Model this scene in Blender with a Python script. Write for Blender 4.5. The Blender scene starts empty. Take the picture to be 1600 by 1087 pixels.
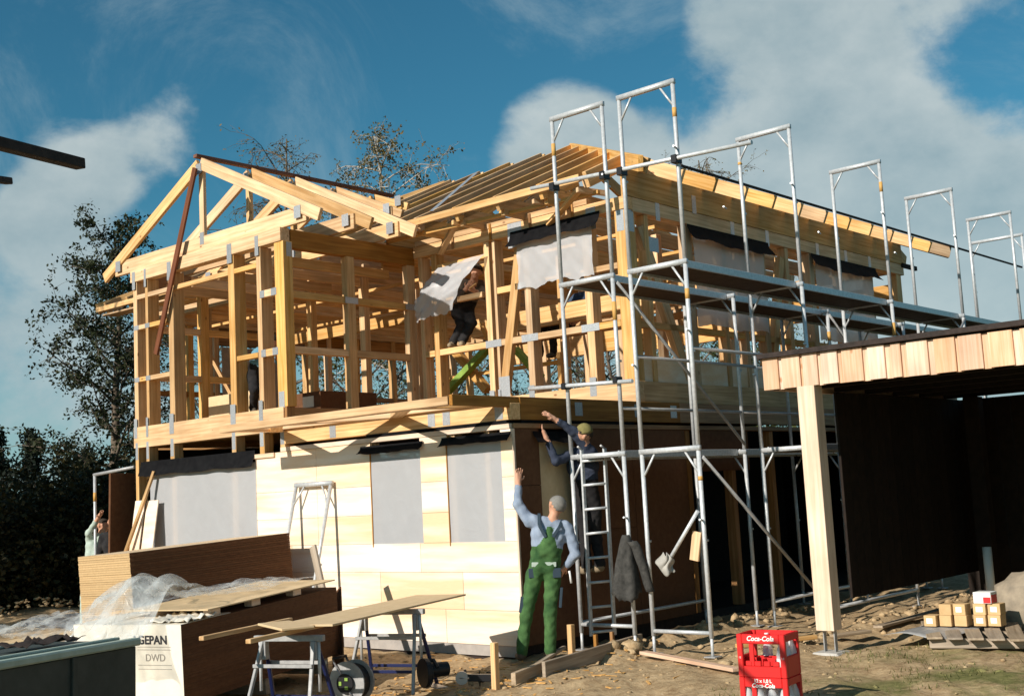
import bpy, bmesh, math, random
import numpy as np
from mathutils import Matrix, Vector
S = bpy.context.scene
COL = S.collection
rnd = random.Random(11)
rad = math.radians

# ------------------------------------------------------------------ camera
cam_d = bpy.data.cameras.new('camera'); cam = bpy.data.objects.new('camera', cam_d); COL.objects.link(cam)
cam_d.sensor_width = 36.0; cam_d.lens = 36.0*1897.75/1600; cam_d.clip_end = 3000; cam_d.clip_start = 0.05
CAM = Vector((-10.148, -9.038, 1.7526))
_r = Vector((0.66437452, -0.74557211, -0.05223728)); _u = Vector((-0.05589518, -0.11926082, 0.99128835)); _f = Vector((0.7453068, 0.65566691, 0.12090774))
cam.matrix_world = Matrix(((_r.x, _u.x, -_f.x, CAM.x), (_r.y, _u.y, -_f.y, CAM.y), (_r.z, _u.z, -_f.z, CAM.z), (0, 0, 0, 1)))
S.camera = cam
FH = Vector((math.cos(0.7215), math.sin(0.7215), 0)); RH = Vector((math.sin(0.7215), -math.cos(0.7215), 0))

# ------------------------------------------------------------------ light and exposure
SUN_EL = rad(28.5)
sdir = Vector((math.cos(SUN_EL), -0.09*math.cos(SUN_EL), -math.sin(SUN_EL))).normalized()
sun_d = bpy.data.lights.new('sun', 'SUN'); sun_d.energy = 5.0; sun_d.angle = rad(0.5); sun_d.color = (1.0, 0.915, 0.815)
sun = bpy.data.objects.new('sun', sun_d); COL.objects.link(sun)
sun.rotation_euler = sdir.to_track_quat('-Z', 'Y').to_euler(); sun.location = (-30, 5, 30)
S.view_settings.view_transform = 'Standard'; S.view_settings.look = 'None'
S.view_settings.exposure = 0.22; S.view_settings.gamma = 1.0; S.view_settings.use_curve_mapping = False

W = bpy.data.worlds.new('World'); S.world = W; W.use_nodes = True
def build_sky():
    nt = W.node_tree; N = nt.nodes; L = nt.links; N.clear()
    out = N.new('ShaderNodeOutputWorld'); bg = N.new('ShaderNodeBackground'); L.new(bg.outputs[0], out.inputs[0])
    bg.inputs[1].default_value = 0.060
    sky = N.new('ShaderNodeTexSky'); sky.sky_type = 'NISHITA'; sky.sun_disc = False
    sky.sun_elevation = SUN_EL; sky.sun_rotation = rad(-85); sky.air_density = 1.0; sky.dust_density = 0.4; sky.ozone_density = 2.2
    tint = N.new('ShaderNodeMix'); tint.data_type = 'RGBA'; tint.blend_type = 'MULTIPLY'; tint.inputs[0].default_value = 1
    L.new(sky.outputs[0], tint.inputs[6]); tint.inputs[7].default_value = (0.40, 1.08, 1.12, 1)
    tc = N.new('ShaderNodeTexCoord')
    nz = N.new('ShaderNodeTexNoise'); nz.inputs['Scale'].default_value = 6.0; nz.inputs['Detail'].default_value = 12; nz.inputs['Roughness'].default_value = 0.60; nz.inputs['Distortion'].default_value = 0.2
    mp = N.new('ShaderNodeMapping'); mp.inputs['Scale'].default_value = (1, 1, 1.45); mp.inputs['Location'].default_value = (2.3, 0.7, 1.1)
    L.new(tc.outputs['Generated'], mp.inputs[0]); L.new(mp.outputs[0], nz.inputs['Vector'])
    acc = nz.outputs['Fac']
    # banks of cloud, each by its direction
    banks = [(0.869, 0.4, 0.29, 11.5, 0.24), (0.912, 0.374, 0.168, 8, 0.22), (0.782, 0.567, 0.261, 4, 0.2), (0.829, 0.515, 0.22, 5, 0.1), (0.749, 0.599, 0.281, 4.4, 0.42), (0.465, 0.854, 0.235, 3.8, 0.34), (0.53, 0.794, 0.299, 5.5, 0.2), (0.474, 0.82, 0.32, 5, 0.17), (0.827, 0.444, 0.344, 6, 0.16), (0.883, 0.413, 0.223, 6, 0.14), (0.91, 0.299, 0.287, 4.5, -0.16), (0.657, 0.672, 0.342, 9, -0.13), (0.42, 0.835, 0.356, 8, -0.2), (0.518, 0.765, 0.381, 9, -0.26), (0.933, 0.305, 0.193, 4, 0.14), (0.453, 0.883, 0.124, 8, 0.12), (0.449, 0.874, 0.187, 4, 0.12), (0.799, 0.498, 0.337, 5, -0.13), (0.698, 0.625, 0.349, 6, -0.08), (0.538, 0.819, 0.202, 5, -0.1), (0.751, 0.555, 0.358, 5, -0.08)]      # direction, angular radius, weight
    for dx, dy, dz, a, w in banks:
        d = Vector((dx, dy, dz)).normalized()
        dot = N.new('ShaderNodeVectorMath'); dot.operation = 'DOT_PRODUCT'; L.new(tc.outputs['Generated'], dot.inputs[0]); dot.inputs[1].default_value = d
        mr = N.new('ShaderNodeMapRange'); mr.interpolation_type = 'SMOOTHSTEP'
        mr.inputs['From Min'].default_value = math.cos(rad(a)); mr.inputs['From Max'].default_value = math.cos(rad(a*0.15)); mr.inputs['To Min'].default_value = 0; mr.inputs['To Max'].default_value = w
        L.new(dot.outputs['Value'], mr.inputs['Value'])
        ad = N.new('ShaderNodeMath'); ad.operation = 'ADD'; L.new(acc, ad.inputs[0]); L.new(mr.outputs[0], ad.inputs[1]); acc = ad.outputs[0]
    den = N.new('ShaderNodeMapRange'); den.interpolation_type = 'SMOOTHSTEP'; L.new(acc, den.inputs['Value'])
    den.inputs['From Min'].default_value = 0.52; den.inputs['From Max'].default_value = 0.74; den.inputs['To Max'].default_value = 0.88
    n2 = N.new('ShaderNodeTexNoise'); n2.inputs['Scale'].default_value = 9; n2.inputs['Detail'].default_value = 12; n2.inputs['Roughness'].default_value = .58
    L.new(mp.outputs[0], n2.inputs['Vector'])
    r2 = N.new('ShaderNodeValToRGB'); e = r2.color_ramp.elements
    e[0].position = .30; e[0].color = (4.2, 5.8, 6.4, 1); e[1].position = .68; e[1].color = (8.0, 9.0, 9.0, 1)
    L.new(n2.outputs['Fac'], r2.inputs[0])
    mx = N.new('ShaderNodeMix'); mx.data_type = 'RGBA'; L.new(den.outputs[0], mx.inputs[0]); L.new(tint.outputs[2], mx.inputs[6]); L.new(r2.outputs[0], mx.inputs[7])
    ci = N.new('ShaderNodeTexNoise'); ci.inputs['Scale'].default_value = 3.1; ci.inputs['Detail'].default_value = 10; ci.inputs['Roughness'].default_value = .68; ci.inputs['Distortion'].default_value = .9; L.new(mp.outputs[0], ci.inputs['Vector'])
    cm = N.new('ShaderNodeMapRange'); cm.interpolation_type = 'SMOOTHSTEP'; cm.inputs['From Min'].default_value = .46; cm.inputs['From Max'].default_value = .74; cm.inputs['To Max'].default_value = .42; L.new(ci.outputs['Fac'], cm.inputs[0])
    m4 = N.new('ShaderNodeMix'); m4.data_type = 'RGBA'; L.new(cm.outputs[0], m4.inputs[0]); L.new(mx.outputs[2], m4.inputs[6]); m4.inputs[7].default_value = (6.2, 7.8, 8.2, 1); mx = m4
    sp = N.new('ShaderNodeSeparateXYZ'); L.new(tc.outputs['Generated'], sp.inputs[0])
    hz = N.new('ShaderNodeMapRange'); hz.interpolation_type = 'SMOOTHSTEP'; hz.inputs['From Min'].default_value = .26; hz.inputs['From Max'].default_value = .0; hz.inputs['To Max'].default_value = .62; L.new(sp.outputs['Z'], hz.inputs[0])
    m3 = N.new('ShaderNodeMix'); m3.data_type = 'RGBA'; L.new(hz.outputs[0], m3.inputs[0]); L.new(mx.outputs[2], m3.inputs[6]); m3.inputs[7].default_value = (5.6, 7.4, 8.0, 1)
    L.new(m3.outputs[2], bg.inputs[0])
build_sky()

# ------------------------------------------------------------------ materials
MAT = {}
def mat(name, col, rough=0.7, metal=0.0, spec=0.3):
    m = bpy.data.materials.new(name); m.use_nodes = True; MAT[name] = m
    b = m.node_tree.nodes['Principled BSDF']
    b.inputs['Base Color'].default_value = (*col, 1); b.inputs['Roughness'].default_value = rough; b.inputs['Metallic'].default_value = metal
    b.inputs['Specular IOR Level'].default_value = spec
    return m
def noisy(name, c1, c2, scale=6, rough=0.8, detail=6, stretch=(1, 1, 1), bump=0.0, metal=0.0, obj_var=0.0, lo=.3, hi=.7, spec=.25, bscale=None):
    m = mat(name, c1, rough, metal, spec); nt = m.node_tree; N = nt.nodes; L = nt.links; b = N['Principled BSDF']
    tc = N.new('ShaderNodeTexCoord'); mp = N.new('ShaderNodeMapping'); mp.inputs['Scale'].default_value = stretch
    L.new(tc.outputs['Object'], mp.inputs[0])
    oi = N.new('ShaderNodeObjectInfo'); ml = N.new('ShaderNodeMath'); ml.operation = 'MULTIPLY'; ml.inputs[1].default_value = 37.0
    L.new(oi.outputs['Random'], ml.inputs[0]); L.new(ml.outputs[0], mp.inputs['Location'])
    nz = N.new('ShaderNodeTexNoise'); nz.inputs['Scale'].default_value = scale; nz.inputs['Detail'].default_value = detail; nz.inputs['Roughness'].default_value = .62
    L.new(mp.outputs[0], nz.inputs['Vector'])
    cr = N.new('ShaderNodeValToRGB'); e = cr.color_ramp.elements; e[0].position = lo; e[1].position = hi; e[0].color = (*c1, 1); e[1].color = (*c2, 1)
    L.new(nz.outputs['Fac'], cr.inputs[0]); col = cr.outputs[0]
    if obj_var:
        hs = N.new('ShaderNodeHueSaturation'); mr = N.new('ShaderNodeMapRange'); mr.inputs['To Min'].default_value = 1-obj_var; mr.inputs['To Max'].default_value = 1+obj_var
        L.new(oi.outputs['Random'], mr.inputs[0]); L.new(mr.outputs[0], hs.inputs['Value']); L.new(col, hs.inputs['Color']); col = hs.outputs[0]
    L.new(col, b.inputs['Base Color'])
    if bump:
        bp = N.new('ShaderNodeBump'); bp.inputs['Strength'].default_value = bump; bp.inputs['Distance'].default_value = .02
        if bscale:
            n3 = N.new('ShaderNodeTexNoise'); n3.inputs['Scale'].default_value = bscale; n3.inputs['Detail'].default_value = 5; L.new(mp.outputs[0], n3.inputs['Vector']); L.new(n3.outputs['Fac'], bp.inputs['Height'])
        else: L.new(nz.outputs['Fac'], bp.inputs['Height'])
        L.new(bp.outputs[0], b.inputs['Normal'])
    return m
def wood(name, light, dark, knot=(.22, .10, .04), rough=.65, var=.14):
    m = mat(name, light, rough, 0, .25); nt = m.node_tree; N = nt.nodes; L = nt.links; b = N['Principled BSDF']
    tc = N.new('ShaderNodeTexCoord'); oi = N.new('ShaderNodeObjectInfo')
    cmb = N.new('ShaderNodeCombineXYZ')
    for i, k in enumerate((53., 17., 29.)):
        ml = N.new('ShaderNodeMath'); ml.operation = 'MULTIPLY'; ml.inputs[1].default_value = k; L.new(oi.outputs['Random'], ml.inputs[0]); L.new(ml.outputs[0], cmb.inputs[i])
    ad = N.new('ShaderNodeVectorMath'); ad.operation = 'ADD'; L.new(tc.outputs['Object'], ad.inputs[0]); L.new(cmb.outputs[0], ad.inputs[1])
    mp = N.new('ShaderNodeMapping'); mp.inputs['Scale'].default_value = (1.1, 26, 26); L.new(ad.outputs[0], mp.inputs[0])
    nz = N.new('ShaderNodeTexNoise'); nz.inputs['Scale'].default_value = 1.2; nz.inputs['Detail'].default_value = 5; nz.inputs['Distortion'].default_value = .4; L.new(mp.outputs[0], nz.inputs['Vector'])
    cr = N.new('ShaderNodeValToRGB'); e = cr.color_ramp.elements; e[0].position = .33; e[1].position = .66; e[0].color = (*dark, 1); e[1].color = (*light, 1); L.new(nz.outputs['Fac'], cr.inputs[0])
    n2 = N.new('ShaderNodeTexNoise'); n2.inputs['Scale'].default_value = 1.6; n2.inputs['Detail'].default_value = 3; L.new(ad.outputs[0], n2.inputs['Vector'])
    sh = N.new('ShaderNodeMapRange'); sh.inputs['From Min'].default_value = .3; sh.inputs['From Max'].default_value = .7; sh.inputs['To Min'].default_value = .80; sh.inputs['To Max'].default_value = 1.12; L.new(n2.outputs['Fac'], sh.inputs[0])
    hs = N.new('ShaderNodeHueSaturation'); mr = N.new('ShaderNodeMapRange'); mr.inputs['To Min'].default_value = 1-var; mr.inputs['To Max'].default_value = 1+var; L.new(oi.outputs['Random'], mr.inputs[0])
    mm = N.new('ShaderNodeMath'); mm.operation = 'MULTIPLY'; L.new(mr.outputs[0], mm.inputs[0]); L.new(sh.outputs[0], mm.inputs[1]); L.new(mm.outputs[0], hs.inputs['Value']); L.new(cr.outputs[0], hs.inputs['Color'])
    wn = N.new('ShaderNodeTexWhiteNoise'); wn.noise_dimensions = '1D'; L.new(oi.outputs['Random'], wn.inputs['W'])
    ms = N.new('ShaderNodeMapRange'); ms.inputs['To Min'].default_value = .82; ms.inputs['To Max'].default_value = 1.18; L.new(wn.outputs['Value'], ms.inputs[0]); L.new(ms.outputs[0], hs.inputs['Saturation'])
    vo = N.new('ShaderNodeTexVoronoi'); vo.inputs['Scale'].default_value = 2.6; mk = N.new('ShaderNodeMapping'); mk.inputs['Scale'].default_value = (.75, 1.5, 1.5); L.new(ad.outputs[0], mk.inputs[0]); L.new(mk.outputs[0], vo.inputs['Vector'])
    kr = N.new('ShaderNodeMapRange'); kr.inputs['From Min'].default_value = .035; kr.inputs['From Max'].default_value = .075; kr.inputs['To Min'].default_value = .85; kr.inputs['To Max'].default_value = 0; L.new(vo.outputs['Distance'], kr.inputs[0])
    mx = N.new('ShaderNodeMix'); mx.data_type = 'RGBA'; L.new(kr.outputs[0], mx.inputs[0]); L.new(hs.outputs[0], mx.inputs[6]); mx.inputs[7].default_value = (*knot, 1)
    L.new(mx.outputs[2], b.inputs['Base Color'])
    bp = N.new('ShaderNodeBump'); bp.inputs['Strength'].default_value = .12; bp.inputs['Distance'].default_value = .004; L.new(nz.outputs['Fac'], bp.inputs['Height']); L.new(bp.outputs[0], b.inputs['Normal'])
    return m
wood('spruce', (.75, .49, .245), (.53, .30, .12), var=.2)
wood('spruce_shaded', (.40, .215, .085), (.25, .12, .045), var=.2)  # copy of spruce with the shade of the dark sides put into its colour
wood('spruce_pale', (.80, .64, .50), (.66, .49, .35), knot=(.48, .25, .11))
wood('larch', (.78, .55, .40), (.62, .385, .245), knot=(.42, .20, .09), var=.12)
wood('red_brown', (.22, .075, .03), (.13, .04, .018), var=.12)
wood('weathered', (.42, .34, .25), (.26, .20, .14), knot=(.14, .1, .07))
def sheathing(name, a, b, lo, hi):
    m = mat(name, a, .85, 0, .2); nt = m.node_tree; N = nt.nodes; L = nt.links; bs = N['Principled BSDF']
    g = N.new('ShaderNodeNewGeometry'); mp = N.new('ShaderNodeMapping'); mp.inputs['Scale'].default_value = (1, .28, 3.0); L.new(g.outputs['Position'], mp.inputs[0])
    oi = N.new('ShaderNodeObjectInfo'); ml = N.new('ShaderNodeMath'); ml.operation = 'MULTIPLY'; ml.inputs[1].default_value = .9; L.new(oi.outputs['Random'], ml.inputs[0])
    n = N.new('ShaderNodeTexNoise'); n.inputs['Scale'].default_value = 1.1; n.inputs['Detail'].default_value = 7; n.inputs['Roughness'].default_value = .55; L.new(mp.outputs[0], n.inputs['Vector'])
    r = N.new('ShaderNodeValToRGB'); e = r.color_ramp.elements; e[0].position = lo; e[1].position = hi; e[0].color = (*a, 1); e[1].color = (*b, 1); L.new(n.outputs['Fac'], r.inputs[0])
    n2 = N.new('ShaderNodeTexNoise'); n2.inputs['Scale'].default_value = 40; n2.inputs['Detail'].default_value = 4; L.new(mp.outputs[0], n2.inputs['Vector'])
    hs = N.new('ShaderNodeHueSaturation'); mr = N.new('ShaderNodeMapRange'); mr.inputs['To Min'].default_value = .93; mr.inputs['To Max'].default_value = 1.06; L.new(n2.outputs['Fac'], mr.inputs[0]); L.new(mr.outputs[0], hs.inputs['Value']); L.new(r.outputs[0], hs.inputs['Color']); L.new(hs.outputs[0], bs.inputs['Base Color'])
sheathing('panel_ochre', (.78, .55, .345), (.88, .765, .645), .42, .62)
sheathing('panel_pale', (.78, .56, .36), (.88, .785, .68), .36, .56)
noisy('panel_brown', (.105, .046, .021), (.15, .070, .033), 14, .9, 8, obj_var=.10)  # shade of the stack sides and right wall put into this brown
noisy('board_edge', (.46, .31, .155), (.54, .38, .20), 30, .9, obj_var=.07)
noisy('board_top', (.55, .42, .27), (.64, .50, .33), 5, .8, obj_var=.08)
noisy('board_tan', (.60, .44, .25), (.70, .53, .32), 9, .8, obj_var=.1)
noisy('concrete', (.38, .36, .32), (.5, .48, .44), 9, .9, bump=.3)
noisy('galv', (.47, .49, .50), (.66, .68, .69), 26, .42, 4, metal=.25, obj_var=.08, spec=.5)
noisy('galv_dull', (.30, .30, .30), (.44, .44, .43), 20, .55, 4, metal=.3)
noisy('nail_plate', (.34, .36, .38), (.50, .52, .54), 60, .38, 3, metal=.35, obj_var=.15, spec=.5)
mat('orange_band', (.60, .34, .10), .6)
noisy('deck_ply_shaded', (.045, .03, .022), (.09, .06, .04), 12, .8)  # shade under the scaffold decks put into the colour
noisy('black_foil', (.004, .004, .005), (.011, .011, .012), 8, .8, spec=.08)
noisy('bitumen_and_shade', (.02, .016, .014), (.05, .035, .03), 16, .8)  # roofing bitumen; on the slab and shaded eave it paints in shade
noisy('shade_boards', (.008, .006, .005), (.02, .013, .009), 8, .85, obj_var=.25)  # near-black: shade inside carport and ground floor put into the colour
noisy('kraft', (.52, .34, .16), (.60, .41, .21), 10, .85, obj_var=.1)
mat('white_paint', (.80, .80, .78), .5)
noisy('wrapper', (.74, .68, .57), (.82, .77, .66), 5, .6)
mat('ink', (.035, .035, .04), .7); mat('ink_grey', (.34, .31, .27), .7)
mat('crate_red', (.62, .018, .018), .38, 0, .5); mat('lettering_white', (.85, .83, .80), .5)
mat('red_print', (.6, .03, .03), .5)
mat('blue_steel', (.015, .022, .085), .4, .2); mat('black_plastic', (.015, .015, .017), .4)
mat('tool_metal', (.42, .43, .45), .35, .8)
noisy('green_box', (.035, .045, .040), (.06, .07, .062), 6, .55); noisy('green_rim', (.30, .38, .32), (.42, .50, .43), 10, .5)
noisy('stone', (.20, .17, .13), (.36, .30, .22), 7, .95, bump=.6)
noisy('green_paint', (.18, .30, .05), (.27, .42, .09), 10, .6)
noisy('grey_sheet', (.30, .28, .26), (.40, .37, .34), 8, .9)
def foil_mat(name, col, transp, rough=.45, transl=.5, vary=.02):
    m = bpy.data.materials.new(name); m.use_nodes = True; MAT[name] = m; nt = m.node_tree; N = nt.nodes; L = nt.links
    b = N['Principled BSDF']; b.inputs['Base Color'].default_value = (*col, 1); b.inputs['Roughness'].default_value = rough
    tl = N.new('ShaderNodeBsdfTranslucent'); tl.inputs[0].default_value = (*col, 1)
    m1 = N.new('ShaderNodeMixShader'); m1.inputs[0].default_value = transl; L.new(b.outputs[0], m1.inputs[1]); L.new(tl.outputs[0], m1.inputs[2])
    tr = N.new('ShaderNodeBsdfTransparent'); m2 = N.new('ShaderNodeMixShader')
    tc = N.new('ShaderNodeTexCoord'); nz = N.new('ShaderNodeTexNoise'); nz.inputs['Scale'].default_value = 5; nz.inputs['Detail'].default_value = 6; L.new(tc.outputs['Object'], nz.inputs['Vector'])
    mr = N.new('ShaderNodeMapRange'); mr.inputs['From Min'].default_value = .3; mr.inputs['From Max'].default_value = .7; mr.inputs['To Min'].default_value = max(0, transp-vary); mr.inputs['To Max'].default_value = min(1, transp+vary); L.new(nz.outputs['Fac'], mr.inputs[0])
    L.new(mr.outputs[0], m2.inputs[0]); L.new(m1.outputs[0], m2.inputs[1]); L.new(tr.outputs[0], m2.inputs[2])
    L.new(m2.outputs[0], N['Material Output'].inputs['Surface'])
foil_mat('wall_foil', (.60, .61, .63), .20, .4, .25)
foil_mat('shade_foil', (.74, .70, .65), .06, .5, .4)  # copy of wall_foil for the shaded wall, brightened in its colour
foil_mat('plastic_film', (.72, .78, .80), .70, .08, .2, .22)
foil_mat('bottle_glass', (.75, .77, .78), .35, .05, .1)
def wrinkle(name, sc, st):
    nt = MAT[name].node_tree; N = nt.nodes; L = nt.links; tc = N.new('ShaderNodeTexCoord'); n = N.new('ShaderNodeTexNoise'); n.inputs['Scale'].default_value = sc; n.inputs['Detail'].default_value = 6; n.inputs['Distortion'].default_value = 2.2; L.new(tc.outputs['Object'], n.inputs['Vector'])
    bp = N.new('ShaderNodeBump'); bp.inputs['Strength'].default_value = st; bp.inputs['Distance'].default_value = .03; L.new(n.outputs['Fac'], bp.inputs['Height']); L.new(bp.outputs[0], N['Principled BSDF'].inputs['Normal'])
wrinkle('plastic_film', 9, 1.0); wrinkle('wall_foil', 3, .25); wrinkle('shade_foil', 3, .4)
noisy('bark', (.10, .075, .055), (.20, .16, .12), 10, .95, stretch=(1, 1, .3), bump=.5)
noisy('birch_bark', (.20, .17, .14), (.62, .58, .52), 7, .9, stretch=(1, 1, 2.2), bump=.2)
def leaf_mat(name, c1, c2):
    m = mat(name, c1, .6, 0, .2); nt = m.node_tree; N = nt.nodes; L = nt.links; b = N['Principled BSDF']
    g = N.new('ShaderNodeNewGeometry'); cr = N.new('ShaderNodeValToRGB'); e = cr.color_ramp.elements; e[0].color = (*c1, 1); e[1].color = (*c2, 1)
    L.new(g.outputs['Random Per Island'], cr.inputs[0]); L.new(cr.outputs[0], b.inputs['Base Color'])
    tl = N.new('ShaderNodeBsdfTranslucent'); L.new(cr.outputs[0], tl.inputs[0]); ms = N.new('ShaderNodeMixShader'); ms.inputs[0].default_value = .25
    L.new(b.outputs[0], ms.inputs[1]); L.new(tl.outputs[0], ms.inputs[2]); L.new(ms.outputs[0], N['Material Output'].inputs['Surface'])
leaf_mat('leaf_dark', (.012, .018, .009), (.045, .055, .02)); leaf_mat('leaf_autumn', (.07, .075, .025), (.22, .15, .05)); leaf_mat('leaf_mid', (.03, .045, .015), (.11, .12, .04))
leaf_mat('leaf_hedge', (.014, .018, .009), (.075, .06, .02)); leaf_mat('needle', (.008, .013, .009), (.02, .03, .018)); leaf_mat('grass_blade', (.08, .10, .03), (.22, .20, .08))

# ------------------------------------------------------------------ helpers
PW = {}
def put(o, parent, M):
    COL.objects.link(o)
    if parent is not None:
        o.parent = parent; o.matrix_parent_inverse = PW[parent.name].inverted()
    o.matrix_basis = M; PW[o.name] = M.copy()
    return o
def thing(name, label, cat, loc=(0, 0, 0), group=None, rz=0):
    o = bpy.data.objects.new(name, None); put(o, None, Matrix.Translation(loc) @ Matrix.Rotation(rz, 4, 'Z')); o.empty_display_size = .2
    o['label'] = label; o['category'] = cat
    if group: o['group'] = group
    return o
def tag(o, label, cat, group=None):
    o['label'] = label; o['category'] = cat
    if group: o['group'] = group
    return o
def struct(o, kind='structure'):
    o['kind'] = kind; return o
BOX = {}
def box_mesh(l, w, h, m, bevel=.004):
    k = (round(l, 3), round(w, 3), round(h, 3), m, bevel)
    if k in BOX: return BOX[k]
    bm = bmesh.new(); bmesh.ops.create_cube(bm, size=1); bmesh.ops.scale(bm, vec=(l, w, h), verts=bm.verts)
    bv = min(bevel, .3*min(l, w, h))
    if bv > .0004: bmesh.ops.bevel(bm, geom=bm.edges[:], offset=bv, segments=1, affect='EDGES')
    me = bpy.data.meshes.new('box'); bm.to_mesh(me); bm.free(); me.materials.append(MAT[m]); BOX[k] = me
    return me
def axis_frame(x, up=(0, 0, 1)):
    x = Vector(x).normalized(); up = Vector(up)
    if abs(x.dot(up)) > .97: up = Vector((1, 0, 0)) if abs(x.x) < .9 else Vector((0, 1, 0))
    y = up.cross(x).normalized(); z = x.cross(y)
    return Matrix(((x.x, y.x, z.x), (x.y, y.y, z.y), (x.z, y.z, z.z)))
def beam(name, p, q, w, h, m, parent, up=(0, 0, 1), bevel=.004, T=None):
    p = Vector(p); q = Vector(q)
    if T is not None: p = T @ p; q = T @ q; up = T.to_3x3() @ Vector(up)
    o = bpy.data.objects.new(name, box_mesh((q-p).length, w, h, m, bevel))
    return put(o, parent, Matrix.Translation((p+q)/2) @ axis_frame(q-p, up).to_4x4())
def block(name, a, b, m, parent, bevel=.004, T=None):
    a = Vector(a); b = Vector(b); d = b-a; c = (a+b)/2
    i = max(range(3), key=lambda k: abs(d[k]))
    e = Vector((0, 0, 0)); e[i] = d[i]/2
    if i == 0: w, h, up = abs(d.y), abs(d.z), (0, 0, 1)
    elif i == 1: w, h, up = abs(d.x), abs(d.z), (0, 0, 1)
    else: w, h, up = abs(d.y), abs(d.x), (1, 0, 0)
    return beam(name, c-e, c+e, w, h, m, parent, up, bevel, T)
CYL = {}
def cyl_mesh(l, r, m, n=10):
    k = (round(l, 3), round(r, 4), m, n)
    if k in CYL: return CYL[k]
    bm = bmesh.new(); bmesh.ops.create_cone(bm, cap_ends=True, segments=n, radius1=r, radius2=r, depth=l, matrix=Matrix.Rotation(rad(90), 4, 'Y'))
    for f in bm.faces: f.smooth = len(f.verts) == 4
    me = bpy.data.meshes.new('tube'); bm.to_mesh(me); bm.free(); me.materials.append(MAT[m]); CYL[k] = me
    return me
def tube(name, p, q, r, m, parent, n=10, T=None):
    p = Vector(p); q = Vector(q)
    if T is not None: p = T @ p; q = T @ q
    o = bpy.data.objects.new(name, cyl_mesh((q-p).length, r, m, n))
    return put(o, parent, Matrix.Translation((p+q)/2) @ axis_frame(q-p).to_4x4())
def mesh_obj(name, verts, faces, m, parent, smooth=False, M=None, mats=None, mi=None):
    me = bpy.data.meshes.new(name); me.from_pydata([tuple(v) for v in verts], [], faces)
    for k in (mats or [m]): me.materials.append(MAT[k])
    if mi is not None: me.polygons.foreach_set('material_index', mi)
    if smooth: me.polygons.foreach_set('use_smooth', [True]*len(me.polygons))
    me.update()
    return put(bpy.data.objects.new(name, me), parent, M if M is not None else Matrix.Identity(4))
def from_bm(name, bm, m, parent, M=None, smooth=False):
    me = bpy.data.meshes.new(name); bm.to_mesh(me); bm.free(); me.materials.append(MAT[m])
    if smooth: me.polygons.foreach_set('use_smooth', [True]*len(me.polygons))
    return put(bpy.data.objects.new(name, me), parent, M if M is not None else Matrix.Identity(4))
def bm_tube(bm, p, q, r, n=8, r2=None):
    p = Vector(p); q = Vector(q)
    M = Matrix.Translation((p+q)/2) @ axis_frame(q-p).to_4x4() @ Matrix.Rotation(rad(90), 4, 'Y')
    bmesh.ops.create_cone(bm, cap_ends=True, segments=n, radius1=r, radius2=r if r2 is None else r2, depth=(q-p).length, matrix=M)
def bm_box(bm, a, b):
    a = Vector(a); b = Vector(b)
    bmesh.ops.create_cube(bm, size=1, matrix=Matrix.Translation((a+b)/2) @ Matrix.Diagonal((*(b-a), 1)))
def sheet(name, fn, nu, nv, m, parent, thick=.0, M=None):
    v = [fn(i/nu, j/nv) for j in range(nv+1) for i in range(nu+1)]
    f = [(j*(nu+1)+i, j*(nu+1)+i+1, (j+1)*(nu+1)+i+1, (j+1)*(nu+1)+i) for j in range(nv) for i in range(nu)]
    o = mesh_obj(name, v, f, m, parent, True, M)
    if thick:
        md = o.modifiers.new('solid', 'SOLIDIFY'); md.thickness = thick
    return o
def nz3(x, y, z, s=0):
    return (math.sin(x*1.7+s)*math.cos(y*2.3-s*1.3)+.5*math.sin(x*4.1-y*3.7+z*2.9+s*2)+.27*math.sin(x*9.3+y*7.9-z*8.1+s*.7))/1.5
def text_obj(body, size, m, parent, M, name='lettering', shear=0, extrude=.001, bold=0):
    cu = bpy.data.curves.new('t', 'FONT'); cu.body = body; cu.size = size; cu.shear = shear; cu.extrude = extrude; cu.align_x = 'CENTER'; cu.align_y = 'CENTER'; cu.offset = bold
    t = bpy.data.objects.new('t', cu); COL.objects.link(t)
    me = bpy.data.meshes.new_from_object(t.evaluated_get(bpy.context.evaluated_depsgraph_get())); bpy.data.objects.remove(t)
    me.materials.clear(); me.materials.append(MAT[m])
    return put(bpy.data.objects.new(name, me), parent, M)

# ------------------------------------------------------------------ ground
def gz(x, y):
    d = math.hypot(x-0, y-0)
    z = .035*nz3(x*1.1, y*1.1, 0)+.02*nz3(x*3.1, y*3.3, 1, 2)+.012*nz3(x*7, y*7.3, 2, 4)
    if -1.5 < x < 12 and -2.6 < y < 9: z = min(z, .035)
    z *= 1.0 if d < 14 else max(.2, 14/d)
    if x < -.6: z -= .05*min(1.5, (-.6-x)/1.2)*(1 if y < 1 else .3)
    # spoil heap by the path at the left
    z += .34*math.exp(-((x-1.2)**2/1.2+(y-13.2)**2/.5))
    # trench edges beside the house
    z += .07*math.exp(-((y+2.35)**2/.05))*(1 if 1.0 < x < 9 else 0)*(1+.5*nz3(x*3, y, 0))
    z += .10*math.exp(-((y+.95-.06*x)**2/.03))*(1 if .2 < x < 5 else 0)*(1+.6*nz3(x*4, y*2, 0))
    return z-.02
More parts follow.
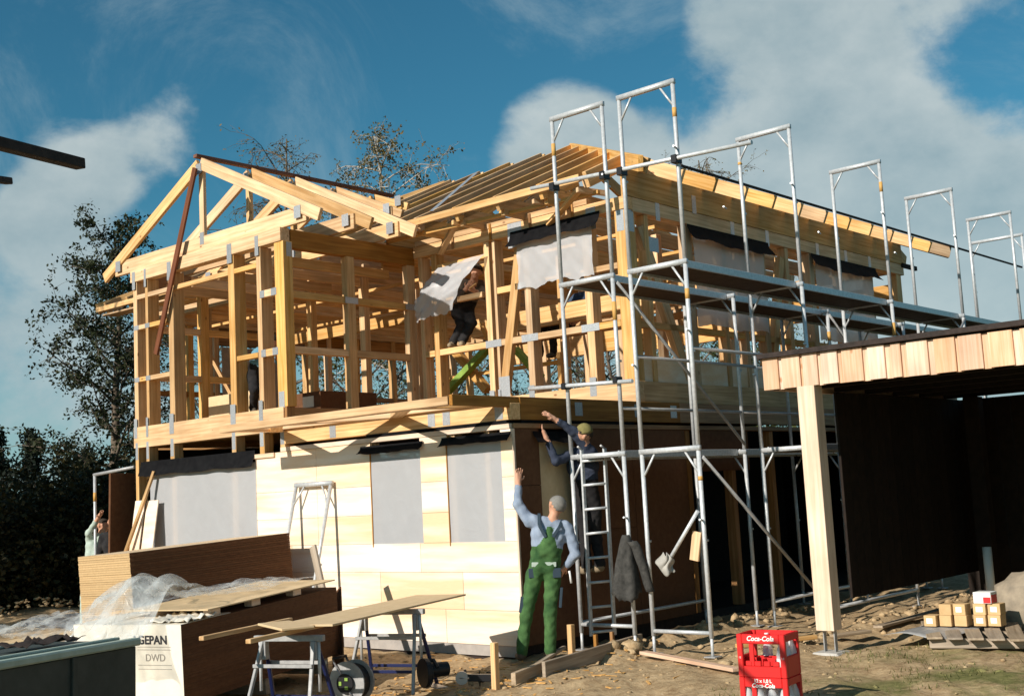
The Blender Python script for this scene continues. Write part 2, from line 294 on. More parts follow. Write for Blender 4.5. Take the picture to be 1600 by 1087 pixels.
def build_ground():
    def axis(lo, hi, step):
        a = list(np.arange(lo, hi, step)); s = step; x = hi
        while x < 900: a.append(x); s *= 1.35; x += s
        s = step; x = lo-step
        while x > -900: a.insert(0, x); s *= 1.35; x -= s
        return a
    xs = axis(-8, 10, .11); ys = axis(-7, 8, .11); nx = len(xs)
    v = [(x, y, gz(x, y)) for y in ys for x in xs]
    f = [(j*nx+i, j*nx+i+1, (j+1)*nx+i+1, (j+1)*nx+i) for j in range(len(ys)-1) for i in range(nx-1)]
    m = bpy.data.materials.new('soil'); m.use_nodes = True; MAT['soil'] = m; nt = m.node_tree; N = nt.nodes; L = nt.links; b = N['Principled BSDF']; b.inputs['Roughness'].default_value = .95; b.inputs['Specular IOR Level'].default_value = .1
    tc = N.new('ShaderNodeTexCoord')
    def nse(sc, det, lo, hi):
        n = N.new('ShaderNodeTexNoise'); n.inputs['Scale'].default_value = sc; n.inputs['Detail'].default_value = det; n.inputs['Roughness'].default_value = .65; L.new(tc.outputs['Object'], n.inputs['Vector'])
        r = N.new('ShaderNodeMapRange'); r.inputs['From Min'].default_value = lo; r.inputs['From Max'].default_value = hi; L.new(n.outputs['Fac'], r.inputs[0]); return n, r
    def mix(fac, a, bb):
        x = N.new('ShaderNodeMix'); x.data_type = 'RGBA'; L.new(fac, x.inputs[0])
        for k, s in ((6, a), (7, bb)):
            if isinstance(s, tuple): x.inputs[k].default_value = (*s, 1)
            else: L.new(s, x.inputs[k])
        return x.outputs[2]
    n1, r1 = nse(1.4, 8, .35, .65); n2, r2 = nse(9, 6, .42, .72); n3, r3 = nse(.8, 6, .44, .58); n4, r4 = nse(26, 4, .5, .75)
    c = mix(r1.outputs[0], (.52, .385, .225), (.38, .27, .15)); c = mix(r2.outputs[0], c, (.225, .145, .075)); c = mix(r4.outputs[0], c, (.50, .39, .24))
    sx = N.new('ShaderNodeSeparateXYZ'); L.new(tc.outputs['Object'], sx.inputs[0])
    gy = N.new('ShaderNodeMapRange'); gy.inputs['From Min'].default_value = -3.2; gy.inputs['From Max'].default_value = -4.3; L.new(sx.outputs['Y'], gy.inputs[0])
    gm = N.new('ShaderNodeMath'); gm.operation = 'MULTIPLY'; L.new(gy.outputs[0], gm.inputs[0]); L.new(r3.outputs[0], gm.inputs[1])
    c = mix(gm.outputs[0], c, mix(r2.outputs[0], (.20, .19, .075), (.09, .10, .03)))
    ln = N.new('ShaderNodeVectorMath'); ln.operation = 'LENGTH'; L.new(tc.outputs['Object'], ln.inputs[0])
    fr = N.new('ShaderNodeMapRange'); fr.inputs['From Min'].default_value = 13; fr.inputs['From Max'].default_value = 17; L.new(ln.outputs['Value'], fr.inputs[0])
    c = mix(fr.outputs[0], c, mix(r1.outputs[0], (.06, .08, .025), (.10, .10, .04)))
    L.new(c, b.inputs['Base Color'])
    bp = N.new('ShaderNodeBump'); bp.inputs['Strength'].default_value = .8; bp.inputs['Distance'].default_value = .03; L.new(n2.outputs['Fac'], bp.inputs['Height']); L.new(bp.outputs[0], b.inputs['Normal'])
    struct(mesh_obj('ground', v, f, 'soil', None, True))
    # clods of soil
    R = random.Random(5); V = []; F = []
    ico = bmesh.new(); bmesh.ops.create_icosphere(ico, subdivisions=1, radius=1); iv = [v.co.copy() for v in ico.verts]; ifc = [tuple(v.index for v in f.verts) for f in ico.faces]; ico.free()
    def clod(x, y, s):
        b0 = len(V); z = gz(x, y); q = R.random()*6; sx, sy, szz = R.uniform(.6, 1.3), R.uniform(.6, 1.3), R.uniform(.4, .8)
        for c in iv:
            k = R.uniform(.75, 1.2); V.append((x+s*k*sx*(c.x*math.cos(q)-c.y*math.sin(q)), y+s*k*sy*(c.x*math.sin(q)+c.y*math.cos(q)), z+s*k*szz*c.z))
        F.extend((b0+a, b0+b, b0+d) for a, b, d in ifc)
    for _ in range(900):
        x = R.uniform(-4.5, 6); y = R.uniform(-5, 2.0)
        if x > -.05 and y > -.15: continue
        if math.hypot(x+1.78, y+4.1) < .5: continue
        clod(x, y, abs(R.gauss(0, .018))+.008)
    for _ in range(350):
        x = R.uniform(.4, 7); y = R.choice((-.95+.06*x, -2.35))+R.gauss(0, .1); clod(x, y, abs(R.gauss(0, .03))+.015)
    for _ in range(160): clod(1.2+R.gauss(0, 1.0), 13.2+R.gauss(0, .5), R.uniform(.02, .055))
    struct(mesh_obj('soil_clods', V, F, 'soil', None, True), 'stuff')
    # wood chips and splinters round the trestles and the wall
    V = []; F = []
    for _ in range(420):
        x = R.gauss(-1.6, 1.1); y = R.gauss(-.6, .8)
        if x > -.05 and y > -.15: continue
        z = gz(x, y)+.004; a = R.random()*6.3; l = R.uniform(.01, .06); w = R.uniform(.004, .014); dx, dy = math.cos(a), math.sin(a); b0 = len(V); t_ = R.uniform(-.3, .3)
        for sx, sy, sz in ((-1, -1, 0), (1, -1, 0), (1, 1, 0), (-1, 1, 0), (-1, -1, 1), (1, -1, 1), (1, 1, 1), (-1, 1, 1)): V.append((x+dx*l*sx-dy*w*sy, y+dy*l*sx+dx*w*sy, z+.007*sz+t_*l*(sx+1)*.5))
        F.extend(tuple(b0+i for i in q) for q in ((4, 5, 6, 7), (0, 1, 5, 4), (1, 2, 6, 5), (2, 3, 7, 6), (3, 0, 4, 7)))
    struct(mesh_obj('wood_chips', V, F, 'spruce', None), 'stuff')
    # rough grass in the foreground, at the right
    V = []; F = []
    for _ in range(500):
        cx = R.uniform(-2.5, 4); cy = R.uniform(-6.5, -3.1)
        if nz3(cx*1.3, cy*1.6, 0, 7) < -.05: continue
        for k in range(9):
            x = cx+R.gauss(0, .07); y = cy+R.gauss(0, .07); z = gz(x, y)-.01; h = R.uniform(.02, .07); a = R.random()*6.3; w = .006
            b0 = len(V); V += [(x-w*math.sin(a), y+w*math.cos(a), z), (x+w*math.sin(a), y-w*math.cos(a), z), (x+h*.7*math.cos(a), y+h*.7*math.sin(a), z+h)]; F.append((b0, b0+1, b0+2))
    struct(mesh_obj('rough_grass', V, F, 'grass_blade', None), 'stuff')
build_ground()

# ------------------------------------------------------------------ the house
H = thing('timber_house', 'unfinished two-storey timber-frame house with open roof trusses behind the scaffold', 'house')
RX0, RX1, RXM, EZ, PIT = 1.9, 11.5, 6.7, 5.72, .455      # main roof: eaves, ridge, eave height, pitch
def npl(c, axis, l, h, parent=None):                      # steel nail plate lying on a face
    c = Vector(c); t = .003
    d = {'x': (t, l, h), 'y': (l, t, h), 'z': (l, h, t)}[axis]
    return block('nail_plate', c-Vector(d)/2, c+Vector(d)/2, 'nail_plate', parent or H, .0005)
def foil(name, origin, ax, length, z0, z1, m, normal, seed, bulge=.02, fringe=.0, nu=26, nv=20):
    o = Vector(origin); ax = Vector(ax); n = Vector(normal)
    def fn(u, v):
        w = bulge*(.6*nz3(u*5, v*2.2, 0, seed)+.4*nz3(u*11, v*5, 1, seed*2))*(0.25+min(1, 4*v))
        zb = z1+fringe*nz3(u*6, 0, 0, seed+3)
        p = o+ax*(length*u)+n*(.012+abs(bulge)*.6+w); p.z = z0+(zb-z0)*v
        return p
    return sheet(name, fn, nu, nv, m, H)
def flap(origin, ax, length, ztop, drop, normal, out=.09, seed=0):
    o = Vector(origin); ax = Vector(ax); n = Vector(normal)
    def fn(u, v):
        p = o+ax*(length*u)+n*(.02+out*v*v+.018*v*nz3(u*7, v*3, 0, seed)); p.z = ztop-drop*v*(1+.12*nz3(u*4, 0, 0, seed+1)); return p
    return sheet('foil_flap', fn, 22, 5, 'black_foil', H)

def ground_floor():
    block('floor_slab', (.02, .02, -.2), (10.9, 11.4, .11), 'bitumen_and_shade', H)  # near-black in place of concrete: the dark interior put into the colour
    # left (sunny) wall: horizontal sheathing panels, cut round the window openings
    rows = [(.12, .50), (.50, .92), (.92, 1.26), (1.26, 1.61), (1.61, 1.97), (1.97, 2.50)]
    cols = [(-.06, .12), (.97, 1.42), (2.30, 3.35), (3.35, 4.65)]
    pale = {(0, 0), (0, 1), (0, 4), (0, 3), (1, 0), (1, 1), (2, 0), (2, 2), (2, 4), (3, 2), (3, 4), (1, 4), (3, 0)}
    for ci, (a, b) in enumerate(cols):
        for ri, (z0, z1) in enumerate(rows):
            if ri < 3: continue
            block('sheathing_panel', (-.022, a+.002, z0+.0015), (0, b-.002, z1-.0015), 'panel_pale' if (ci, ri) in pale else 'panel_ochre', H, .002)
    for ri, cuts in ((0, (-.06, 1.1, 2.6, 4.65, 7.5)), (1, (-.06, .8, 2.2, 3.7, 7.5)), (2, (-.06, 1.48, 3.9, 4.65))):
        for k in range(len(cuts)-1):
            z0, z1 = rows[ri]
            ok = {0: (1, 1, 1, 1), 1: (1, 0, 1, 0), 2: (0, 1, 0)}[ri][k]
            block('sheathing_panel', (-.022, cuts[k]+.002, z0+.0015), (0, cuts[k+1]-.002, z1-.0015), 'panel_pale' if ok else 'panel_ochre', H, .002)
    for y in (.05, .35, .9, 1.0, 1.38, 2.34, 2.9, 3.4, 4.2, 4.6):                     # studs behind
        block('stud', (.005, y-.04, .12), (.14, y+.04, 2.5), 'spruce', H)
    # window openings closed with film
    for k, (a, b) in enumerate(((.12, .97), (1.42, 2.30))):
        foil('window_film', (-.002, b, 0), (0, -1, 0), b-a, 2.44, 1.22, 'wall_foil', (-1, 0, 0), 3+k, .004)
        block('reveal', (-.03, b-.004, 1.22), (.1, b+.012, 2.46), 'spruce_shaded', H)
        flap((-.02, b+.16 if k else b+.06, 0), (0, -1, 0), b-a+.24, 2.46 if k else 2.47, .10, (-1, 0, 0), .08, k)
    foil('window_film', (-.01, 7.25, 0), (0, -1, 0), 2.62, 2.40, .60, 'wall_foil', (-1, 0, 0), 9, .012)
    flap((-.025, 7.47, 0), (0, -1, 0), 2.85, 2.56, .22, (-1, 0, 0), .07, 5)
    block('batten', (-.05, 4.2, 2.44), (-.024, 5.02, 2.50), 'spruce_pale', H)
    block('sill_plate', (-.03, -.05, 2.502), (.12, 4.08, 2.56), 'spruce_pale', H)
    block('damp_strip', (-.036, .0, 2.562), (.1, 1.12, 2.60), 'black_foil', H); block('damp_strip', (-.036, 1.28, 2.562), (.1, 2.35, 2.60), 'black_foil', H)
    block('ring_beam', (-.02, -.06, 2.602), (.14, 4.05, 2.79), 'spruce', H)
    for y in (.12, .95, 1.2, 3.0): npl((-.0225, y, 2.69), 'x', .12, .15)
    for y in (7.62, 7.32, 6.66, 5.13, 4.49, 4.04):                                   # wing studs, ground storey
        w = .08 if y in (7.62, 7.32) else .1
        block('stud', (-.018, y-w/2, .12 if y in (7.62,) else 2.3), (.14, y+w/2, 2.78), 'spruce', H)
        npl((-.0195, y, 2.73), 'x', w*.8, .26)
    for y, w in ((6.65, .12), (5.15, .14)): block('stud', (.004, y-w/2, .12), (.14, y+w/2, 2.3), 'spruce', H)
    block('plinth_sheet', (-.012, -.04, .0), (-.004, 7.6, .118), 'grey_sheet', H, .001)
    # right (shaded) wall
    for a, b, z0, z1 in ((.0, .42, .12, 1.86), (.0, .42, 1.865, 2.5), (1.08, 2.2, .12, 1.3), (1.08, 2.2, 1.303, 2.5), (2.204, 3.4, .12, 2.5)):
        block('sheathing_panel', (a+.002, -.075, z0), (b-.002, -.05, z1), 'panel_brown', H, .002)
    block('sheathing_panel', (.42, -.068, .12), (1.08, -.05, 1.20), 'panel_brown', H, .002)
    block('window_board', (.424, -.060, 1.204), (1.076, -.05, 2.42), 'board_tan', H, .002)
    block('corner_board', (-.028, -.085, .12), (.0, -.0605, 2.5), 'spruce_pale', H, .002)
    flap((.3, -.07, 0), (1, 0, 0), .85, 2.47, .13, (0, -1, 0), .09, 8)
    block('ring_beam', (.145, -.06, 2.60), (3.35, .08, 2.86), 'spruce_shaded', H); block('ring_beam', (3.36, -.05, 2.60), (10.9, .08, 2.86), 'spruce_shaded', H)
    block('sill_plate', (.0, -.09, 2.505), (10.9, .06, 2.56), 'spruce_shaded', H)
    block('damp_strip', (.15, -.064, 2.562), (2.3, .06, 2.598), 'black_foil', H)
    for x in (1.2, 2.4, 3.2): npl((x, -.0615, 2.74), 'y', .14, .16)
    for x in (3.5, 4.6, 5.7, 6.9, 8.1, 9.3, 10.8): block('stud', (x-.05, -.05, .12), (x+.05, .09, 2.5), 'spruce_shaded', H)
    block('panel_piece', (3.6, -.075, 1.95), (5.0, -.055, 2.5), 'panel_brown', H, .002)
    # back walls and partitions, near-black boards that paint in the interior's shade
    block('back_wall', (2.5, 11.2, .1), (10.9, 11.3, 2.75), 'shade_boards', H); block('back_wall', (10.75, .1, .1), (10.88, 11.2, 2.75), 'shade_boards', H); block('back_wall', (.05, 7.6, .1), (2.5, 7.7, 2.75), 'shade_boards', H); block('back_wall', (2.5, 7.71, .1), (2.6, 11.2, 2.75), 'panel_ochre', H)
    block('partition', (3.5, 2.6, .1), (10.7, 2.7, 2.75), 'shade_boards', H); block('partition', (3.42, .2, .1), (3.49, 2.6, 2.5), 'shade_boards', H)
ground_floor()

def first_floor():
    block('floor_deck', (2.5, .12, 2.87), (10.85, 11.3, 3.08), 'spruce_shaded', H); block('floor_deck', (.16, 4.12, 2.87), (2.49, 7.6, 3.08), 'spruce_shaded', H)
    block('terrace_deck', (.15, .12, 2.80), (2.48, 4.0, 2.86), 'spruce_shaded', H)
    # ---- wing front (x = 0)
    block('floor_beam', (-.02, 4.0, 2.782), (.14, 7.70, 3.10), 'spruce', H)
    studs = ((7.64, .10), (7.32, .07), (6.66, .13), (5.13, .14), (4.49, .10))
    for y, w in studs:
        block('stud', (0, y-w/2, 3.102), (.20, y+w/2, 5.36), 'spruce', H); npl((-.022, y, 3.08), 'x', w*.85, .30); npl((-.022, y, 5.38), 'x', w*.8, .28)
    block('corner_post', (0, 3.93, 3.102), (.158, 4.13, 5.36), 'spruce', H); npl((-.003, 4.05, 3.2), 'x', .12, .22); npl((.1, 3.9285, 5.25), 'y', .09, .2)
    block('corner_post', (.0, 3.95, 2.62), (.14, 3.998, 3.10), 'spruce_shaded', H)
    block('top_plate', (-.02, 3.96, 5.362), (.14, 7.74, 5.55), 'spruce', H)
    for i in range(len(studs)-1):
        a = studs[i][0]-studs[i][1]/2; b = studs[i+1][0]+studs[i+1][1]/2
        block('header', (.0, b+.002, 5.08), (.06, a-.002, 5.15), 'spruce', H)
        if i < 2:
            for z in (4.64, 3.83): block('nogging', (.0, b+.002, z-.035), (.14, a-.002, z+.035), 'spruce', H); npl((-.003, a+.02, z), 'x', .13, .07)
    block('nogging', (.0, 4.552, 3.83), (.1, 5.04, 3.90), 'spruce', H)
    for z in (4.69, 3.87): block('nogging', (.0, 4.132, z-.05), (.1, 4.428, z+.05), 'spruce', H); npl((-.003, 4.16, z), 'x', .12, .1); npl((-.003, 4.42, z), 'x', .1, .1)
    # wing side (y = 4) and far side (y = 7.7)
    for y in (3.96, 7.56):
        block('side_beam', (.162, y, 5.28), (2.5, y+.12, 5.54), 'spruce_shaded', H)
        block('floor_beam', (.142, y, 2.782), (2.5, y+.12, 3.09), 'spruce_shaded', H)
        for x in (1.22, 2.42): block('stud', (x-.075, y+.002, 3.092), (x+.075, y+.118, 5.278), 'spruce', H)
        for a, b in ((.162, 1.143), (1.297, 2.343)):
            for z in (4.64, 3.88): block('rail', (a, y+.01, z-.05), (b, y+.10, z+.05), 'spruce', H)
        if y < 5:
            for x in (1.22, 2.40):
                for z in (4.64,): npl((x, y-.0015, z), 'y', .24, .09)
    for y in (5.2, 6.5): block('stud', (2.5, y-.06, 3.08), (2.62, y+.06, 5.3), 'spruce', H)
    # ---- canopy frame over the sunny wall: edge beam, wall beam and zigzag webs, all lying flat
    beam('edge_beam', (-.86, 4.16, 2.80), (-.86, .02, 2.80), .15, .09, 'spruce', H)
    beam('end_beam', (-.93, -.02, 2.80), (1.9, -.02, 2.80), .05, .12, 'spruce_shaded', H)
    block('wall_rail', (-.075, .02, 2.792), (-.022, 4.1, 2.86), 'spruce', H)
    pts = [(-.08, 4.1), (-.86, 3.05), (-.08, 1.75), (-.86, .75), (-.08, .1)]
    for i in range(4): beam('web', (*pts[i], 2.785), (*pts[i+1], 2.785), .15, .05, 'spruce', H)
    beam('stay', (-.87, 3.95, 2.775), (-.1, 3.95, 2.775), .09, .04, 'spruce', H)
    # ---- main block, sunny face (x = 2.49)
    X = 2.49
    block('floor_beam', (X-.02, -.02, 2.79), (X+.14, 3.95, 3.13), 'spruce', H)
    for y, w in ((3.84, .08), (3.55, .10), (2.48, .10), (2.34, .05), (1.74, .11), (.68, .12)):
        block('stud', (X, y-w/2, 3.132), (X+.18, y+w/2, 5.38), 'spruce', H); npl((X-.0215, y, 3.12), 'x', w*.9, .25)
    block('corner_post', (X, -.0, 3.132), (X+.2, .18, 5.38), 'spruce', H); npl((X+.1, -.0015, 5.3), 'y', .14, .42); npl((X-.0015, .09, 5.3), 'x', .12, .4)
    ys = [3.8, 3.6, 3.5, 2.53, 2.31, 1.795, 1.685, .74, .62, .18]
    for a, b in ((3.80, 3.60), (3.50, 2.53), (2.31, 1.795), (1.685, .74), (.62, .18)): block('rail', (X-.002, b+.002, 3.86), (X+.09, a-.002, 3.95), 'spruce', H)
    for y in (2.42, 1.74, .68): npl((X-.0045, y, 3.905), 'x', .3, .1)
    block('rail', (X, 1.797, 4.60), (X+.09, 2.308, 4.69), 'spruce', H); npl((X-.0035, 1.86, 4.65), 'x', .2, .09)
    block('rail', (X, .182, 4.62), (X+.09, .618, 4.70), 'spruce', H)
    block('rail', (X, 2.6, 4.60), (X+.07, 3.1, 4.68), 'spruce', H)
    block('rail', (X+.02, 2.53, 5.16), (X+.1, 3.5, 5.22), 'spruce', H)
    beam('wall_brace', (X+.04, 2.28, 3.2), (X+.04, 1.86, 5.2), .14, .09, 'spruce', H, up=(1, 0, 0))
    npl((X-.006, 2.25, 3.25), 'x', .2, .34)
    block('top_plate', (X-.02, -.02, 5.382), (X+.14, 3.95, 5.55), 'spruce', H)
    block('eave_beam', (X-.03, .6, 5.552), (X+.06, 3.9, 5.63), 'spruce', H)
    for y in (3.1, 2.35, 1.6, .85): block('blocking', (X-.045, y-.02, 5.38), (X-.031, y+.02, 5.62), 'spruce_shaded', H)
    npl((X-.022, 1.9, 5.4), 'x', .26, .4); npl((X-.022, .55, 5.35), 'x', .16, .3)
    foil('window_film', (X-.03, 1.85, 0), (0, -1, 0), 1.32, 5.24, 4.60, 'wall_foil', (-1, 0, 0), 12, .02, .05)
    flap((X-.03, 1.96, 0), (0, -1, 0), 1.58, 5.42, .22, (-1, 0, 0), .12, 15)
    # torn sheet of film hanging from the frame beside the worker
    def torn(u, v):
        y = 2.45+1.0*u*(1-.2*v)+.46*v; z = 5.2-.05*u-.78*v-.04*nz3(u*6, v*2, 0, 2)*v
        x = X-.05-.30*math.sin(v*2.2)-.05*nz3(u*4, v*4, 1, 3)
        if u > .85: y -= .07*abs(nz3(v*9, 2, 0, 5))*1.5
        return (x, y, z)
    sheet('torn_film', torn, 18, 18, 'wall_foil', H)
    # ---- main block, shaded face (y = 0)
    block('floor_beam', (X+.142, -.02, 2.862), (10.9, .14, 3.13), 'spruce', H)
    for x, w in ((2.95, .08), (3.96, .14), (4.8, .09), (5.35, .09), (5.95, .14), (6.7, .1), (7.5, .14), (8.5, .08), (9.66, .12), (10.8, .2)):
        block('stud', (x-w/2, .0, 3.132), (x+w/2, .14, 5.36), 'spruce', H)
    beam('wall_brace', (2.85, .07, 5.2), (3.78, .07, 3.2), .16, .10, 'spruce', H, up=(0, 1, 0)); beam('wall_brace', (6.05, .07, 3.2), (6.6, .07, 5.2), .14, .10, 'spruce', H, up=(0, 1, 0))
    for a, b in ((2.7, 3.88), (4.03, 5.88), (6.03, 7.42), (7.58, 9.59), (9.73, 10.69)): block('rail', (a, .02, 3.84), (b, .11, 3.93), 'spruce', H)
    for a, b in ((2.7, 3.88), (6.03, 7.42)): block('rail', (a, .02, 4.56), (b, .11, 4.64), 'spruce', H)
    block('top_plate', (X+.142, -.022, 5.362), (11.0, .138, 5.548), 'spruce', H); block('eave_beam', (X+.0, -.03, 5.552), (10.95, .05, 5.925), 'spruce', H)
    for x in (3.2, 4.1, 5.1, 6.1, 7.7, 8.7, 9.6): npl((x, -.0235 if x != 4.1 else -.0315, 5.44 if x != 4.1 else 5.66), 'y', .1, .26)
    npl((3.1, .018, 4.98), 'y', .26, .2)
    for k, (a, b) in enumerate(((4.0, 5.92), (7.56, 9.62))):
        foil('window_film', (a, -.01, 0), (1, 0, 0), b-a, 5.22, 3.96, 'shade_foil', (0, -1, 0), 21+k, .02, .03)
        flap((a-.12, -.012, 0), (1, 0, 0), b-a+.3, 5.36, .24, (0, -1, 0), .13, 25+k)
    # parapet and far walls, seen through the frame
    for a, b in ((2.7, 3.86), (4.05, 5.86), (6.05, 7.4), (7.6, 9.55)): block('parapet_panel', (a, .03, 3.134), (b, .05, 3.45), 'panel_ochre', H)
    for x in (2.6, 3.4, 4.0, 6.3, 6.9, 7.7, 8.8, 9.9, 10.8): block('stud', (x-.06, 11.24, 3.08), (x+.06, 11.38, 5.4), 'spruce', H)
    for y in (1.2, 2.4, 3.6, 4.8, 6.0, 7.2, 8.4, 9.6, 10.8): block('stud', (10.75, y-.06, 3.08), (10.89, y+.06, 5.4), 'spruce', H)
    for y in (7.75, 8.6, 9.5, 10.4, 11.3): block('stud', (2.49, y-.06, 3.08), (2.65, y+.06, 5.4), 'spruce', H)
    block('top_plate', (2.5, 11.23, 5.40), (10.9, 11.39, 5.55), 'spruce', H); block('top_plate', (10.74, .15, 5.40), (10.9, 11.2, 5.55), 'spruce', H); block('top_plate', (2.48, 7.72, 5.40), (2.64, 11.2, 5.55), 'spruce', H)
    for a, b in ((2.66, 3.34), (3.46, 3.94), (4.06, 6.24), (6.36, 7.64), (7.76, 9.84)): block('rail', (a, 11.26, 4.0), (b, 11.35, 4.1), 'spruce_shaded', H)
    for a, b in ((4.06, 5.2), (5.22, 6.24), (6.36, 7.64), (7.76, 9.84)): block('parapet_panel', (a, 11.2, 3.084), (b, 11.23, 3.95), 'red_brown', H)
    for a, b in ((4.06, 6.24), (6.36, 7.64), (7.76, 9.84)): block('lintel', (a, 11.26, 5.05), (b, 11.35, 5.38), 'spruce_shaded', H)
    for a, b in ((.2, 2.34), (2.46, 4.74), (4.86, 7.14), (7.26, 9.54)): block('rail', (10.77, a, 3.82), (10.87, b, 3.92), 'spruce', H); block('parapet_panel', (10.8, a, 3.084), (10.83, b, 3.50), 'panel_ochre', H)
    for a, b in ((.2, 2.34), (2.46, 4.74), (4.86, 7.14), (7.26, 9.54)): block('lintel', (10.77, a, 4.75), (10.87, b, 5.2), 'spruce', H)
    foil('window_film', (4.05, 11.18, 0), (1, 0, 0), 1.85, 5.0, 3.3, 'grey_sheet', (0, -1, 0), 31, .02)
    beam('prop', (3.5, 11.1, 5.2), (4.1, 10.2, 3.1), .1, .06, 'spruce', H); beam('prop', (4.6, 3.9, 3.1), (4.4, 4.4, 4.6), .1, .06, 'spruce', H)
    block('hall_beam', (4.66, .2, 4.42), (4.74, 4.9, 4.74), 'spruce', H); block('hall_beam', (4.66, 5.1, 4.9), (4.74, 9.9, 5.1), 'spruce', H)
    for y in (1.05, 2.9, 6.2, 8.0, 9.8): block('stud', (4.63, y-.05, 3.08), (4.76, y+.05, 5.5), 'spruce', H)
    for x, y in ((5.0, 4.6), (6.9, 3.4), (6.9, 5.4)): block('stud', (x-.06, y-.06, 3.08), (x+.06, y+.06, 5.5), 'spruce', H)
    block('partition_rail', (6.86, .15, 4.1), (6.94, 3.34, 4.4), 'spruce', H)
    beam('inner_brace', (6.9, 3.3, 4.3), (6.9, 2.2, 5.4), .1, .08, 'spruce', H)
first_floor()

def roofs():
    # wing gable trusses
    WM, HW, AP, FT = 5.86, 2.68, 6.95, 5.55
    for k, x in enumerate((0.06, .90, 1.74, 2.58, 3.42, 4.2)):
        zb = FT if x < 2.4 else EZ+PIT*(x+.12-RX0)+.06
        s = (AP-zb)/(AP-FT); hw = HW*s
        if s < .08: continue
        t = block('bottom_chord', (x-.03, WM-(hw if k < 4 else hw)+.28*s, zb), (x+.03, WM+hw-.28*s, zb+.22*min(1, s*1.3)), 'spruce', H) if k < 5 else None
        for sg in (-1, 1):
            o = beam('top_chord', (x-.0615*(0 if k else 1)+.031, WM+sg*(hw+.02), zb+.02), (x-.0615*(0 if k else 1)+.031, WM+sg*.03, AP-.09), .055, .175*max(.7, s), 'spruce', H)
            npl((x-.0645, WM+sg*(hw-.42*s), zb+.14), 'x', .14, .17, o)
        if k < 4:
            block('king_post', (x-.028, WM-.055, zb+.222), (x+.027, WM+.055, AP-.2), 'spruce', H)
            npl((x-.0655, WM, AP-.17), 'x', .13, .16)
            npl((x-.0315, WM, zb+.19), 'x', .1, .18)
    beam('ridge_board', (-.06, WM, AP+.02), (3.9, WM, AP+.02), .09, .05, 'red_brown', H)
    # long loose plank nailed across the gable
    beam('gable_prop', (-.075, 5.84, 6.78), (-.075, 6.96, 4.15), .10, .035, 'red_brown', H, up=(1, 0, 0))
    beam('eave_board', (RX0-.02, 7.8, EZ-.02), (RX0-.02, 12.1, EZ-.02), .03, .09, 'spruce', H); beam('eave_plank', (2.1, 7.8, EZ-.16), (2.1, 12.0, EZ-.12), .3, .03, 'spruce', H)
    # main hip roof: trusses along x, spaced along y
    ys = [-.62+.775*k for k in range(17)]
    for y in ys:
        run = min(RXM-RX0, y+.7, 12.1-y); zt = EZ+PIT*run
        if .3 < y < 11.5:
            block('ceiling_chord', (RX0+.12, y-.03, 5.556), (RX1-.12, y+.03, 5.80), 'spruce', H)
        if run > .15:
            for sg, x0 in ((1, RX0), (-1, RX1)):
                beam('rafter', (x0, y, EZ-.02), (x0+sg*run, y, zt-.02), .06, .21, 'spruce', H)
        if run > 1.2:
            n = 3 if run > 3 else 2
            for sg, x0 in ((1, RX0), (-1, RX1)):
                for i in range(1, n+1):
                    xa = x0+sg*run*i/(n+.0); xb = x0+sg*run*(i-.5)/(n+.0)
                    if i < n or run > 4: beam('web', (xb, y, 5.77), (xa, y, EZ+PIT*abs(xa-x0)-.13), .05, .1, 'spruce', H)
        if 1.2 < run < RXM-RX0-.05: beam('flat_chord', (RX0+run, y, zt-.06), (RX1-run, y, zt-.06), .06, .14, 'spruce', H)
    # hip jacks running down over the shaded wall
    x = 2.05
    while x < 11.5:
        yh = min(x-RX0, RX1-x, RXM-RX0)
        if yh > .12: beam('jack_rafter', (x, -.70, EZ), (x, -.70+yh, EZ+PIT*yh), .06, .19, 'spruce', H)
        x += .78
    for a, b in (((RX0, -.7, EZ), (RXM, -.7+RXM-RX0, EZ+PIT*(RXM-RX0))), ((RX1, -.7, EZ), (RXM, -.7+RXM-RX0, EZ+PIT*(RXM-RX0))), ((RX0, 12.1, EZ), (RXM, 12.1-RXM+RX0, EZ+PIT*(RXM-RX0)))): beam('hip_rafter', a, b, .07, .2, 'spruce', H)
    beam('ridge_beam', (RXM, 4.05, EZ+PIT*(RXM-RX0)-.16), (RXM, 7.3, EZ+PIT*(RXM-RX0)-.16), .06, .18, 'spruce', H)
    # edge boards
    beam('eave_board', (RX0-.02, .25, EZ+.02), (RX0-.02, 4.15, EZ+.02), .03, .10, 'spruce', H)
    beam('eave_board', (RX0+.85, -.725, EZ+.115), (15.2, -.725, EZ+.125), .025, .035, 'bitumen_and_shade', H)  # eave edge on the shaded side, its shade put into the near-black colour
    # wind bracing strap over the rafters, soffit struts
    beam('bracing_strap', (2.15, 3.2, EZ+.21), (6.3, 6.1, EZ+PIT*4.4+.11), .06, .004, 'nail_plate', H)
    for y in (3.4, 2.6, 1.1, .35): beam('soffit_strut', (RX0+.05, y, EZ-.10), (2.46, y-.12, EZ-.10), .05, .07, 'spruce', H)
    beam('soffit_batten', (2.02, 4.0, 5.60), (2.22, .2, 5.60), .06, .05, 'spruce', H)
    beam('eave_web', (2.44, 3.35, 5.36), (1.98, 2.45, 5.72), .09, .05, 'spruce', H)
    beam('eave_web', (2.44, 1.25, 5.40), (2.05, .35, 5.66), .09, .05, 'spruce', H)
    for k in range(15): beam('lining_board', (2.75, 4.5+.46*k, 5.50-.02*(k % 2)), (10.6, 4.53+.46*k, 5.50-.02*(k % 2)), .05, .16, 'spruce', H)
    for k in range(5): beam('lining_board', (.3, 4.5+.68*k, 5.22), (2.45, 4.5+.68*k, 5.22), .05, .14, 'spruce', H)
